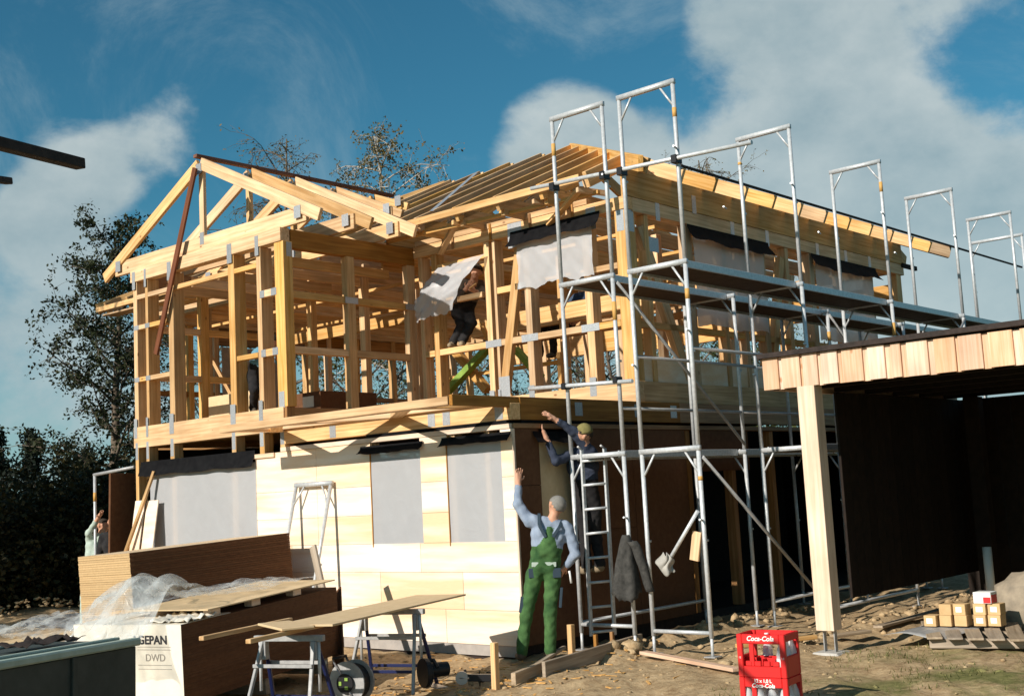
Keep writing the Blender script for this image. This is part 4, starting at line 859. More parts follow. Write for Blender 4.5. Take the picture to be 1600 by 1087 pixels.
def cable(name, label, pts, r=.006):
    bm = bmesh.new()
    for a, b in zip(pts, pts[1:]): bm_tube(bm, a, b, r, 6)
    tag(from_bm(name, bm, 'black_plastic', None), label, 'cable')
pts = [(-1.45, -.75, .10)]+[(-1.4+.75*k/18+.05*math.sin(k), -.7+.5*k/18+.08*math.sin(k*.9), gz(-1.4+.75*k/18, -.7+.5*k/18)+.012+(.1 if k == 1 else 0)) for k in range(19)]
cable('power_cable', 'black power cable trailing over the soil from the tools', pts)

# ------------------------------------------------------------------ stakes and loose formwork
for x, y, z1, lb_ in ((-1.48, -.98, .38, 'square wooden stake in the soil left of the formwork board'), (-.17, -.86, .40, 'square wooden stake right behind the formwork board')):
    tag(beam('wooden_stake', (x, y, -.15), (x+.01, y, z1), .06, .06, 'spruce', None), lb_, 'stake', 'stakes in front of the house')
for a, b, w, h, m, lb_ in (((-1.40, -1.14, .04), (-.72, -.93, .05), .05, .11, 'weathered', 'short weathered board on edge near the left stake'), ((-.93, -1.12, .06), (1.12, -.82, .08), .04, .15, 'weathered', 'long formwork board on edge in front of the scaffold foot'),
                           ((.62, -1.2, .03), (-.02, -2.74, .02), .1, .035, 'larch', 'thin plank lying under the scaffold base plates'), ((1.05, -2.1, .08), (1.9, -2.55, .09), .09, .04, 'spruce', 'yellow plank lying between scaffold and carport post'),
                           ((-.45, -.62, .02), (.25, -.42, .10), .05, .03, 'weathered', 'grey stick lying behind the worker')):
    tag(beam('loose_board', a, b, w, h, m, None), lb_, 'board', 'loose boards on the ground')
for x, y, lb_ in ((.45, -.7, 'short peg by the ladder foot'), (.72, -.72, 'short peg near the scaffold foot')):
    tag(beam('peg', (x, y, -.1), (x, y, .22), .04, .04, 'spruce_shaded', None), lb_, 'peg', 'pegs by the ladder')
PR = thing('leaning_prop', 'grey weathered plank propped against the far end of the panel pack', 'plank', (-.9, 1.9, 0))
beam('plank', (-1.22, 1.60, .0), (-1.05, 2.20, 1.30), .10, .035, 'weathered', PR, up=(1, 0, 0))
t = thing('spare_panel', 'brown panel leaning at the end of the panel pack', 'panel', (-1.3, 1.7, 0))
beam('panel', (-1.5, 1.28, .0), (-1.32, 1.5, .80), .5, .02, 'panel_brown', t, up=(-1, .5, 0))
for y0, y1, z0, z1, lb_ in ((6.88, 7.18, .1, 1.97, 'narrow pale panel leaning on the sunny wall, right one'), (7.24, 7.5, .1, 1.98, 'narrow pale panel leaning on the sunny wall, left one')):
    tag(beam('narrow_panel', (-.42, (y0+y1)/2, z0), (-.12, (y0+y1)/2, z1), y1-y0, .02, 'panel_pale', None, up=(-1, 0, 0)), lb_, 'panel', 'narrow panels leaning on the wall')
tag(beam('leaning_batten', (-.55, 7.75, .3), (-.10, 7.02, 2.4), .06, .04, 'spruce', None), 'yellow batten leaning against the wall film at far left', 'batten')

# ------------------------------------------------------------------ things hanging on the scaffold
def jacket():
    c = Vector((.70, -1.0, 1.27)); nu, nv = 22, 16; ax = RH
    def fn(u, v):
        a = (u-.5)*2; half = .03+.135*v**.75
        p = c+RH*(a*half-.03*v)+FH*(-.06-.10*math.cos(a*1.5)*(.3+.7*v)+.022*math.sin(a*5+v*4+math.sin(v*5))*v); p.z = c.z-.72*v*(1-.13*abs(a))-.03*nz3(a*4, v*5, 0, 2)*v; return p
    t = thing('work_jacket', 'dark grey work jacket hanging from the scaffold upright', 'jacket', (.70, -1.0, .5))
    noisy('grey_cloth', (.028, .028, .026), (.075, .072, .066), 14, .95, bump=.4)
    sheet('jacket_body', fn, nu, nv, 'grey_cloth', t, .012)
    def slv(u, v):
        a = u*6.283; p = c+RH*(.06+.16*v**.7+.05*math.cos(a)*(1-.15*v))+FH*(-.12-.03*v+.05*math.sin(a)); p.z = c.z-.07-.55*v+.01*math.sin(v*14); return p
    sheet('sleeve', slv, 10, 10, 'grey_cloth', t, .006)
jacket()
def rag(u, v):
    a = (u-.5)*2; c = Vector((SX-.07, -1.52, 1.06)); p = c+RH*(a*(.02+.075*math.sin(min(1, v*1.25)*2.2))+.02*math.sin(v*7))+FH*(-.05*math.cos(a*2)+.02*math.sin(a*6+v*5)); p.z = c.z-.22*v*(1-.25*a*a)+.02*math.sin(a*5); return p
noisy('rag_cloth', (.30, .29, .26), (.42, .40, .36), 12, .9)
tag(sheet('white_rag', rag, 16, 12, 'rag_cloth', None, .004), 'white cloth rag hanging on the scaffold brace', 'rag')
tag(beam('wedge_offcut', (SX+.05, -1.86, 1.28), (SX+.05, -1.80, .98), .11, .03, 'spruce', None, up=(1, 0, 0)), 'yellow board offcut clipped to the scaffold next to the white rag', 'offcut')

# ------------------------------------------------------------------ neighbour roof beam at the upper left
t = thing('eave_outrigger', 'dark beam ends jutting in at the upper left edge', 'beam', (-6.4, -1.2, 0))
pA, pB, pC, pD = Vector((-7.14, -3.62, 3.49)), Vector((-8.12, -4.03, 3.41)), Vector((-7.28, -3.16, 3.48)), Vector((-8.03, -3.80, 3.28))
beam('beam_end', pA, pB, .06, .052, 'bitumen_and_shade', t); beam('beam_end', pC, pD, .04, .035, 'bitumen_and_shade', t)
beam('post', (pB.x, pB.y, 0), (pB.x, pB.y, pB.z+.2), .12, .12, 'bitumen_and_shade', t)

# ------------------------------------------------------------------ people: one continuous skin grown from limbs
def surface_nets(F, org, h):
    nx, ny, nz = F.shape; ins = F < 0
    cidx = -np.ones((nx-1, ny-1, nz-1), int)
    cnt = np.zeros((nx-1, ny-1, nz-1)); acc = np.zeros((nx-1, ny-1, nz-1, 3))
    cor = [(i, j, k) for i in (0, 1) for j in (0, 1) for k in (0, 1)]
    sl = lambda c: (slice(c[0], nx-1+c[0]), slice(c[1], ny-1+c[1]), slice(c[2], nz-1+c[2]))
    for a in cor:
        for ax in range(3):
            if a[ax]: continue
            b = list(a); b[ax] = 1; b = tuple(b)
            fa = F[sl(a)]; fb = F[sl(b)]; m = (fa < 0) != (fb < 0)
            t = np.where(m, fa/np.where(m, fa-fb, 1), 0)
            for d in range(3): acc[..., d] += np.where(m, a[d]+(t if d == ax else 0), 0)
            cnt += m
    act = cnt > 0; n = act.sum(); cidx[act] = np.arange(n)
    P = (np.argwhere(act)+acc[act]/cnt[act][:, None])*h+org
    faces = []
    for ax in range(3):
        u, v = (ax+1) % 3, (ax+2) % 3
        s0 = [slice(None)]*3; s1 = [slice(None)]*3; s0[ax] = slice(0, -1); s1[ax] = slice(1, None)
        a = ins[tuple(s0)]; b = ins[tuple(s1)]
        for flip, m in ((False, a & ~b), (True, ~a & b)):
            q = np.argwhere(m); q = q[(q[:, u] > 0) & (q[:, v] > 0) & (q[:, u] < F.shape[u]-1) & (q[:, v] < F.shape[v]-1)]
            if not len(q): continue
            def g(du, dv):
                w = q.copy(); w[:, u] -= du; w[:, v] -= dv; return cidx[w[:, 0], w[:, 1], w[:, 2]]
            f = np.stack([g(1, 1), g(0, 1), g(0, 0), g(1, 0)], 1)
            faces.append(f[:, ::-1] if flip else f)
    return P, np.concatenate(faces)
def person(label, J, colors, res=.011, face=(1, 0, 0), hat=None, hair=None, group=None, fold=.0028, loc=None, extra=None, sleeves=True):
    """J: joint positions in metres; colors: shirt, trousers, skin, shoe material names"""
    J = {k: np.array(v, float) for k, v in J.items()}
    SH, TRS, SK, SHOE = 0, 1, 2, 3
    prim = []
    def cone(a, b, ra, rb, m, k=.03): prim.append((np.array(a, float), np.array(b, float), ra, rb, m, k))
    hd, nk, pel = J['head'], J['neck'], J['pelvis']; fv = np.array(face, float); fv /= np.linalg.norm(fv)
    up = (hd-nk)/np.linalg.norm(hd-nk); sd = np.cross(fv, up); sd /= np.linalg.norm(sd)
    ls, rs = J['lsh'], J['rsh']; ch = (ls+rs)/2*.75+pel*.25; wst = pel*.55+(ls+rs)/2*.45
    sa = (rs-ls)/np.linalg.norm(rs-ls); lh, rh = J['lhip'], J['rhip']; ha = (rh-lh)/(np.linalg.norm(rh-lh)+1e-9)
    for s in (-1, 1):
        cone(wst+ha*s*.055, ch+sa*s*.085, .095, .108, SH, .05)
        cone(pel+ha*s*.06, wst+ha*s*.06, .108, .098, TRS if J.get('dung') is None else TRS, .05)
    cone((ls+nk)/2*.5+ls*.5, (rs+nk)/2*.5+rs*.5, .07, .07, SH, .05)
    cone(nk-up*.06, hd-up*.03, .056, .052, SK, .02)
    cone(hd+up*.025-fv*.012, hd+up*.02+fv*.02, .088, .080, SK, .02); cone(hd-up*.05+fv*.045, hd-up*.065+fv*.055, .05, .04, SK, .03)
    cone(hd+fv*.095+up*.01, hd+fv*.112-up*.018, .010, .014, SK, .01)
    for s in (-1, 1): cone(hd+sd*s*.083-up*.01, hd+sd*s*.09+up*.02-fv*.01, .016, .018, SK, .008); cone(hd+fv*.083+sd*s*.034+up*.018, hd+fv*.085+sd*s*.03+up*.018, .010, .010, SK, .004)
    cone(hd+fv*.083-up*.045-sd*.02, hd+fv*.083-up*.045+sd*.02, .010, .010, SK, .006)
    for a, e, w, q in (('lsh', 'lelb', 'lhand', -1), ('rsh', 'relb', 'rhand', 1)):
        s_, e_, h_ = J[a], J[e], J[w]; cone(s_, e_, .066, .050, SH, .04)
        d = (h_-e_)/(np.linalg.norm(h_-e_)+1e-9); wr = h_-d*.03; cuff = e_+(wr-e_)*(.72 if sleeves else .15)
        cone(e_, cuff, .050, .042, SH, .03); cone(cuff, wr, .034, .027, SK, .02)
        lat = np.cross(d, fv); lat = lat/(np.linalg.norm(lat)+1e-9)*q
        nrm = np.cross(lat, d)
        cone(wr, wr+d*.075+lat*.012, .026, .024, SK, .015); cone(wr+lat*-.014, wr+d*.08-lat*.02, .022, .022, SK, .015)
        for i, L_ in enumerate((.065, .078, .072, .055)):
            b0 = wr+d*.085+lat*(.03-.02*i); b1 = b0+d*L_*.55+lat*(.010-.006*i); b2 = b1+(d*.75+nrm*.35)*L_*.5
            cone(b0, b1, .0100, .0092, SK, .003); cone(b1, b2, .0092, .0082, SK, .003)
        t0 = wr+d*.03+lat*.028; t1 = t0+(d*.5+lat*.7)*.04; cone(t0, t1, .012, .011, SK, .004); cone(t1, t1+(d*.85+lat*.3)*.032, .011, .009, SK, .004)
    for hp, kn, an, to in (('lhip', 'lknee', 'lank', 'ltoe'), ('rhip', 'rknee', 'rank', 'rtoe')):
        a, b, c_, d_ = J[hp], J[kn], J[an], J[to]
        cone(a, b, .093, .066, TRS, .05); cone(b, c_*.93+b*.07, .066, .062, TRS, .03)
        cone(c_-np.array((0, 0, .02)), d_*.35+c_*.65-np.array((0, 0, .02)), .050, .044, SHOE, .02); cone(d_*.35+c_*.65-np.array((0, 0, .02)), d_, .044, .036, SHOE, .02)
    if extra: extra(cone, J)
    pts = np.array([p for q in prim for p in (q[0], q[1])]); lo = pts.min(0)-.16; hi = pts.max(0)+.16
    ax = [np.arange(lo[i], hi[i], res) for i in range(3)]; n = [len(a) for a in ax]
    F = np.full(n, 9.0, np.float32); 
    best = np.full(n, 9.0, np.float32); lab = np.zeros(n, np.int8)
    for a, b, ra, rb, m, k in prim:
        R_ = max(ra, rb)+.12; l2 = np.minimum(a, b)-R_; h2 = np.maximum(a, b)+R_
        sl = tuple(slice(max(0, int((l2[i]-lo[i])/res)), min(n[i], int((h2[i]-lo[i])/res)+2)) for i in range(3))
        X, Y, Z = np.meshgrid(ax[0][sl[0]], ax[1][sl[1]], ax[2][sl[2]], indexing='ij'); ba = b-a; bb = max(ba@ba, 1e-9)
        px, py, pz = X-a[0], Y-a[1], Z-a[2]
        t = np.clip((px*ba[0]+py*ba[1]+pz*ba[2])/bb, 0, 1)
        D = np.sqrt((px-t*ba[0])**2+(py-t*ba[1])**2+(pz-t*ba[2])**2)-(ra+(rb-ra)*t)
        if m < 2: D = D+fold*(1.3*np.sin(X*23+Z*17+2*np.sin(Y*9+Z*5))*np.sin(Y*27-Z*13)+.9*np.sin(Z*31+X*41-Y*37+2.5*np.sin(Z*11))+.5*np.sin(Z*63-X*55))
        old = F[sl]; hh = np.maximum(k-np.abs(old-D), 0)/k; F[sl] = np.minimum(old, D)-hh*hh*k*.25
        bs = best[sl]; up_ = D < bs; bs[up_] = D[up_]; lab[sl][up_] = m
    P, Fc = surface_nets(F, lo, res)
    cc = ((P[Fc].mean(1)-lo)/res+.5).astype(int); mi = lab[np.clip(cc[:, 0], 0, n[0]-1), np.clip(cc[:, 1], 0, n[1]-1), np.clip(cc[:, 2], 0, n[2]-1)]
    base = Vector(loc) if loc is not None else Vector(((J['lank'][0]+J['rank'][0])/2, (J['lank'][1]+J['rank'][1])/2, min(J['lank'][2], J['rank'][2])-.07))
    t = thing('person', label, 'person', base, group)
    mesh_obj('body', P.tolist(), Fc.tolist(), None, t, True, None, colors, mi.tolist())
    def shell(name, m, top, back, h0):
        bm = bmesh.new(); bmesh.ops.create_uvsphere(bm, u_segments=20, v_segments=14, radius=1)
        for v in list(bm.verts):
            if v.co.z < h0+ (.25*v.co.x if v.co.x > 0 else back*v.co.x): bm.verts.remove(v)
        for v in bm.verts: v.co = Vector((v.co.x*.106, v.co.y*.100, v.co.z*(.106+top)))
        Mx = Matrix((tuple(fv), tuple(sd), tuple(up))).transposed().to_4x4(); o = from_bm(name, bm, m, t, Matrix.Translation(Vector(hd+up*.022-fv*.004)) @ Mx, True)
        o.modifiers.new('solid', 'SOLIDIFY').thickness = .006; return o
    if hair: shell('hair', hair, -.002, .9, .05)
    if hat:
        shell('cap', hat, .012, .1, .12)
        bm = bmesh.new(); bmesh.ops.create_circle(bm, cap_ends=True, segments=16, radius=1)
        for v in bm.verts: v.co = Vector((v.co.x*.07+.085, v.co.y*.075, .022-.05*v.co.x**2*.1))
        Mx = Matrix((tuple(fv), tuple(sd), tuple(up))).transposed().to_4x4(); o = from_bm('peak', bm, hat, t, Matrix.Translation(Vector(hd+up*.02)) @ Mx); o.modifiers.new('solid', 'SOLIDIFY').thickness = .006
    return t
noisy('skin', (.52, .27, .17), (.60, .33, .22), 18, .55); noisy('skin_grey', (.50, .27, .18), (.56, .31, .21), 18, .6)
noisy('shirt_blue', (.20, .25, .34), (.29, .35, .44), 14, .95, bump=.3); noisy('work_green', (.022, .065, .022), (.085, .18, .06), 6, .95, bump=.4)
noisy('navy_wool', (.028, .036, .062), (.05, .062, .095), 22, .95, bump=.3); noisy('black_cloth', (.012, .012, .014), (.03, .028, .028), 12, .95, bump=.3)
noisy('boot', (.07, .055, .04), (.14, .11, .08), 12, .8); noisy('boot_pale', (.22, .17, .11), (.34, .27, .18), 12, .85)
noisy('grey_cap', (.16, .155, .14), (.26, .25, .23), 20, .9); noisy('olive_cap', (.16, .14, .05), (.24, .21, .08), 20, .9); noisy('cord_trouser', (.09, .07, .055), (.15, .12, .095), 14, .95, bump=.3)
noisy('shirt_pale', (.34, .42, .36), (.46, .54, .48), 14, .95); noisy('blue_cloth', (.10, .24, .33), (.15, .31, .40), 14, .95); noisy('denim', (.03, .05, .09), (.06, .09, .14), 14, .95); noisy('hair_dark', (.03, .022, .016), (.06, .045, .03), 30, .8)
mat('strap_blue', (.03, .05, .07), .8)
# -- worker in green dungarees at the house corner
def bib(cone, J):
    pel, wst = J['pelvis'], J['pelvis']*.5+(J['lsh']+J['rsh'])*.25
    bk = -np.array((.745, .656, 0)); up = (J['neck']-J['pelvis'])/np.linalg.norm(J['neck']-J['pelvis']); rt = np.array((.664, -.746, 0))
    cone(wst+bk*.045+rt*.04-up*.05, wst+bk*.05+rt*.02+up*.06, .082, .075, 1, .03); cone(wst+bk*.045-rt*.04-up*.05, wst+bk*.05-rt*.01+up*.06, .082, .072, 1, .03)
    cone(wst+bk*.06+up*.06, wst+bk*.062+up*.17, .066, .040, 1, .02)
w1 = dict(head=(.06, -.58, 1.615), neck=(.02, -.55, 1.49), lsh=(-.14, -.36, 1.47), rsh=(.13, -.67, 1.36), lelb=(-.19, -.24, 1.66), lhand=(-.13, -.22, 1.93), relb=(.14, -.74, 1.10), rhand=(.10, -.60, .95), pelvis=(-.08, -.48, .98),
          lhip=(-.15, -.39, .90), rhip=(-.02, -.54, .89), lknee=(-.21, -.30, .50), rknee=(-.05, -.50, .50), lank=(-.25, -.24, .09), rank=(-.05, -.47, .09), ltoe=(-.15, -.10, .045), rtoe=(.09, -.36, .045))
p1 = person('worker in green dungarees and blue shirt reaching up at the house corner', w1, ['shirt_blue', 'work_green', 'skin', 'boot'], .0095, face=(.35, .78, .5), hat=None, hair='grey_cap', extra=bib, loc=(-.12, -.38, 0), fold=.0034)
def strap(a, b, c_, w):
    pts = [Vector(q) for q in (a, b, c_)]
    for i in range(2): beam('strap', pts[i], pts[i+1], w, .008, 'strap_blue', p1, up=(-.745, -.656, .1))
bk = Vector((-.745, -.656, 0)); rt = Vector((.664, -.746, 0)); top = Vector((-.02, -.52, 1.30))+bk*.128
strap(top-rt*.04, Vector((-.085, -.44, 1.43))+bk*.115, Vector((-.075, -.44, 1.555))+bk*.01, .034); strap(top+rt*.035, Vector((.06, -.60, 1.40))+bk*.105, Vector((.095, -.62, 1.475))+bk*.01, .034)
beam('belt', Vector((-.15, -.36, 1.02))+bk*.125, Vector((.02, -.56, 1.01))+bk*.115, .012, .05, 'shirt_pale', p1)
for c0, m in ((Vector((-.15, -.37, .93))+bk*.105, 'strap_blue'), (Vector((.01, -.57, .92))+bk*.10, 'strap_blue')): beam('pocket', c0-rt*.045, c0+rt*.045, .014, .10, m, p1)
beam('pocket', (-.232, -.285, .68), (-.248, -.262, .52), .05, .09, 'strap_blue', p1, up=(.745, .656, 0)); beam('pocket', (.043, -.60, .76), (.028, -.578, .55), .03, .09, 'strap_blue', p1, up=(.745, .656, 0))
tag(tube('hammer_shaft', (.09, -.68, .93), (.10, -.69, .80), .012, 'white_paint', None), 'pale tool handle tucked at the hip of the green dungarees', 'tool')
# -- worker on the ladder
w2 = dict(head=(.88, -.37, 2.41), neck=(.93, -.33, 2.27), lsh=(.85, -.20, 2.19), rsh=(1.02, -.36, 2.19), lelb=(.55, -.20, 2.12), lhand=(.47, -.13, 2.42), relb=(.76, -.30, 2.46), rhand=(.53, -.19, 2.62), pelvis=(1.03, -.22, 1.66),
          lhip=(.98, -.19, 1.58), rhip=(1.09, -.28, 1.58), lknee=(1.00, -.19, 1.22), rknee=(1.12, -.27, 1.22), lank=(.94, -.25, .90), rank=(1.06, -.35, .91), ltoe=(.90, -.15, .87), rtoe=(1.02, -.23, .88))
person('worker in dark blue pullover and olive cap with raised arms on the ladder', w2, ['navy_wool', 'black_cloth', 'skin', 'boot_pale'], .0105, face=(-.6, .75, .1), hat='olive_cap', hair='hair_dark', loc=(1.0, -.28, .82))
# -- worker on the upper rail behind the torn film
w3 = dict(head=(2.80, 2.98, 5.06), neck=(2.82, 3.05, 4.95), lsh=(2.75, 3.22, 4.90), rsh=(2.98, 3.05, 4.88), lelb=(2.62, 3.24, 4.66), lhand=(2.66, 3.05, 4.82), relb=(2.98, 2.9, 4.66), rhand=(2.72, 2.98, 4.78), pelvis=(2.86, 3.36, 4.52),
          lhip=(2.80, 3.38, 4.47), rhip=(2.93, 3.30, 4.47), lknee=(2.66, 3.20, 4.28), rknee=(2.74, 3.05, 4.30), lank=(2.60, 3.34, 4.03), rank=(2.66, 3.20, 4.03), ltoe=(2.50, 3.30, 3.99), rtoe=(2.56, 3.12, 3.99))
person('worker in black crouching on the upper rail behind the torn film', w3, ['cord_trouser', 'black_cloth', 'skin', 'boot_pale'], .012, face=(-.7, -.6, -.3), hair='hair_dark', loc=(2.6, 3.25, 3.95))
tag(beam('hammer', (2.66, 3.00, 4.80), (2.60, 2.80, 4.84), .022, .022, 'spruce', None), 'pale tool held by the crouching worker', 'tool')
# -- worker bent over inside the wing
w4 = dict(head=(.36, 4.72, 4.08), neck=(.37, 4.80, 3.99), lsh=(.28, 4.93, 3.95), rsh=(.47, 4.82, 3.95), lelb=(.20, 4.78, 3.78), lhand=(.16, 4.62, 3.86), relb=(.40, 4.62, 3.80), rhand=(.3, 4.5, 3.84), pelvis=(.36, 5.06, 3.66),
          lhip=(.28, 5.06, 3.62), rhip=(.44, 5.02, 3.62), lknee=(.2, 4.92, 3.42), rknee=(.36, 4.84, 3.42), lank=(.32, 5.12, 3.18), rank=(.48, 5.02, 3.18), ltoe=(.24, 4.98, 3.12), rtoe=(.4, 4.88, 3.12))
person('worker in dark clothes and blue jacket bent over inside the wing', w4, ['blue_cloth', 'black_cloth', 'skin', 'boot'], .012, face=(-.2, -.9, -.3), hair='hair_dark', loc=(.4, 5.05, 3.08))
# -- worker seated far inside the upper floor
w5 = dict(head=(5.55, 3.0, 5.12), neck=(5.5, 3.03, 4.99), lsh=(5.4, 3.2, 4.93), rsh=(5.5, 2.88, 4.93), lelb=(5.3, 3.42, 4.7), lhand=(5.1, 3.4, 4.52), relb=(5.4, 2.8, 4.68), rhand=(5.15, 3.0, 4.5), pelvis=(5.2, 3.3, 4.48),
          lhip=(5.14, 3.38, 4.46), rhip=(5.2, 3.2, 4.46), lknee=(4.78, 3.52, 4.44), rknee=(4.82, 3.24, 4.42), lank=(4.84, 3.54, 4.02), rank=(4.86, 3.28, 4.0), ltoe=(4.72, 3.58, 3.97), rtoe=(4.74, 3.3, 3.95))
person('worker in dark trousers sitting astride a rail deep inside the upper floor', w5, ['denim', 'black_cloth', 'skin', 'boot'], .013, face=(-.9, .2, -.2), hair='hair_dark', loc=(4.85, 3.4, 3.93))
tag(beam('seat_rail', (5.22, 4.9, 4.33), (5.22, .3, 4.33), .1, .10, 'spruce', None), 'yellow rail on which the inner worker sits', 'rail')
# -- two people at the far left corner
w6 = dict(head=(.18, 8.98, 1.62), neck=(.15, 8.99, 1.48), lsh=(.02, 9.11, 1.42), rsh=(.18, 8.84, 1.43), lelb=(-.05, 9.02, 1.52), lhand=(0, 8.78, 1.78), relb=(.2, 8.71, 1.2), rhand=(.15, 8.61, 1.05), pelvis=(.06, 9.08, .96),
          lhip=(.0, 9.14, .9), rhip=(.10, 9.00, .9), lknee=(-.04, 9.18, .5), rknee=(.10, 8.98, .5), lank=(-.04, 9.22, .09), rank=(.12, 9.00, .09), ltoe=(-.02, 9.06, .05), rtoe=(.16, 8.84, .05))
person('person in pale green clothes holding the far scaffold upright', w6, ['shirt_pale', 'shirt_pale', 'skin', 'boot'], .014, face=(.3, -.9, 0), hair='hair_dark', loc=(.04, 9.25, 0))
w7 = dict(head=(.05, 8.42, 1.66), neck=(.07, 8.44, 1.52), lsh=(-.04, 8.60, 1.44), rsh=(.12, 8.26, 1.44), lelb=(-.05, 8.68, 1.2), lhand=(.1, 8.72, 1.0), relb=(.14, 8.18, 1.2), rhand=(.2, 8.2, 1.0), pelvis=(.08, 8.44, .96),
          lhip=(.02, 8.54, .9), rhip=(.12, 8.36, .9), lknee=(.0, 8.56, .5), rknee=(.12, 8.34, .5), lank=(.0, 8.58, .09), rank=(.13, 8.34, .09), ltoe=(.1, 8.5, .05), rtoe=(.22, 8.28, .05))
person('bald person in dark clothes beside the brown board at the far corner', w7, ['black_cloth', 'black_cloth', 'skin', 'boot'], .014, face=(.7, .5, 0), loc=(.06, 8.46, 0))

# ------------------------------------------------------------------ trees and hedge
def tree_meshes(seed, Hh, spread, nl, leaf, lmat, bmat, droop=.3, trunk_r=.16, crown0=.25, limbs=26, bare=0.0, taper=1.0):
    R = random.Random(seed); V = []; F = []; tips = []
    def tubeseg(pts, r0, r1, n):
        b0 = len(V); k = len(pts)
        for i, p in enumerate(pts):
            d = (pts[min(i+1, k-1)]-pts[max(i-1, 0)]).normalized(); a = Vector((0, 0, 1)) if abs(d.z) < .9 else Vector((1, 0, 0)); x = d.cross(a).normalized(); y = d.cross(x); r = r0+(r1-r0)*i/(k-1)
            for j in range(n): V.append(p+x*(r*math.cos(6.2832*j/n))+y*(r*math.sin(6.2832*j/n)))
        for i in range(k-1):
            for j in range(n): F.append((b0+i*n+j, b0+i*n+(j+1) % n, b0+(i+1)*n+(j+1) % n, b0+(i+1)*n+j))
    tr = [Vector((0, 0, -.2))]; 
    for i in range(1, 11): tr.append(Vector((tr[-1].x+R.gauss(0, .07), tr[-1].y+R.gauss(0, .07), Hh*i/10)))
    tubeseg(tr, trunk_r, .02, 8)
    for i in range(limbs):
        f = crown0+(.97-crown0)*(i+R.random())/limbs; z = Hh*f; k = min(9, int(f*10)); p = tr[k].lerp(tr[k+1], f*10-k)
        env = spread*(math.sin(min(1, (1-f)/(1-crown0)*1.15+.12)*math.pi*.62)**.8)*taper
        if droop < 0: env = spread*(1.02-f)
        ln = env*R.uniform(.6, 1.1); az = i*2.4+R.uniform(-.4, .4); el = R.uniform(.35, .9) if droop > 0 else R.uniform(-.15, .1)
        d = Vector((math.cos(az)*math.cos(el), math.sin(az)*math.cos(el), math.sin(el))); pts = [p]
        for s in range(5):
            d = (d+Vector((R.gauss(0, .14), R.gauss(0, .14), R.gauss(0, .1)-max(droop, .05)*.22))).normalized(); pts.append(pts[-1]+d*ln/5)
        tubeseg(pts, trunk_r*.38*(1-f*.6), .008, 5)
        for s in range(2, 6):
            for q in range(3):
                b = pts[s-1].lerp(pts[s], R.random()); dd = (d*.5+Vector((R.gauss(0, .7), R.gauss(0, .7), R.gauss(.1, .4)))).normalized(); l2 = ln*R.uniform(.16, .34)+.15; tp = [b]
                for w in range(3): dd = (dd+Vector((R.gauss(0, .2), R.gauss(0, .2), -droop*.45))).normalized(); tp.append(tp[-1]+dd*l2/3)
                tubeseg(tp, .011, .004, 3); tips += tp[1:]
                for w in range(2):
                    b2 = tp[R.randint(1, 3)]; d3 = (dd+Vector((R.gauss(0, .6), R.gauss(0, .6), R.gauss(-.1, .4)-max(droop, 0)*.4))).normalized(); e = b2+d3*l2*.6; tubeseg([b2, b2.lerp(e, .5)+Vector((0, 0, .02)), e], .006, .003, 3); tips += [b2.lerp(e, .5), e]
    me = bpy.data.meshes.new('trunk'); me.from_pydata([tuple(v) for v in V], [], F); me.materials.append(MAT[bmat]); me.polygons.foreach_set('use_smooth', [True]*len(me.polygons))
    LV = []; LF = []
    keep = [t for t in tips if R.random() > bare] or tips
    for _ in range(nl):
        t = R.choice(keep); s = leaf*R.uniform(.6, 1.3); c_ = t+Vector((R.gauss(0, 1), R.gauss(0, 1), R.gauss(-.3, 1)))*leaf*1.5
        n = Vector((R.gauss(0, 1), R.gauss(0, 1), R.gauss(.3, 1))).normalized(); a = n.orthogonal().normalized(); a = Matrix.Rotation(R.random()*6.28, 3, n) @ a; b = n.cross(a); i0 = len(LV)
        LV += [c_-a*s, c_+b*s*.55, c_+a*s, c_-b*s*.55]; LF.append((i0, i0+1, i0+2, i0+3))
    ml = bpy.data.meshes.new('crown'); ml.from_pydata([tuple(v) for v in LV], [], LF); ml.materials.append(MAT[lmat])
    return me, ml
def plant(name, label, cat, loc, meshes, scale=1, rz=0, group=None, sz=None):
    t = thing(name, label, cat, loc, group); M = Matrix.Translation(loc) @ Matrix.Rotation(rz, 4, 'Z') @ Matrix.Diagonal((scale, scale, sz or scale, 1))
    put(bpy.data.objects.new('trunk', meshes[0]), t, M); put(bpy.data.objects.new('crown', meshes[1]), t, M)
m1 = tree_meshes(3, 10.4, 2.9, 22000, .060, 'leaf_dark', 'bark', .12, .2, .12, 40, .25)
plant('birch_tree', 'tall dark leafy birch standing left of the house', 'tree', (8.0, 21.8, 0), m1, .95, group='trees round the site')
m2 = tree_meshes(8, 11.8, 3.0, 9000, .046, 'leaf_autumn', 'birch_bark', .5, .15, .3, 30, .2)
plant('birch_tree', 'white-stemmed autumn birch rising behind the middle of the roof', 'tree', (11.9, 14.6, 0), m2, group='trees round the site')
m3 = tree_meshes(12, 13.0, 3.0, 2600, .04, 'leaf_autumn', 'bark', .45, .14, .3, 34, .5)
plant('birch_tree', 'nearly bare birch behind the wing ridge', 'tree', (12.6, 19.6, 0), m3, group='trees round the site')
plant('birch_tree', 'small bare treetop above the right-hand eave', 'tree', (24.4, 12.3, 0), m3, .97, 2.0, group='trees round the site')
plant('birch_tree', 'dark tree whose branches reach in at the left edge', 'tree', (-3.2, 15.3, 0), m1, .95, 1.1, group='trees round the site')
mb = tree_meshes(21, 6.6, 2.6, 5200, .05, 'leaf_mid', 'bark', .05, .12, .12, 26, .15)
mc = tree_meshes(22, 6.8, 2.8, 700, .06, 'leaf_autumn', 'bark', .1, .12, .15, 30, .6)
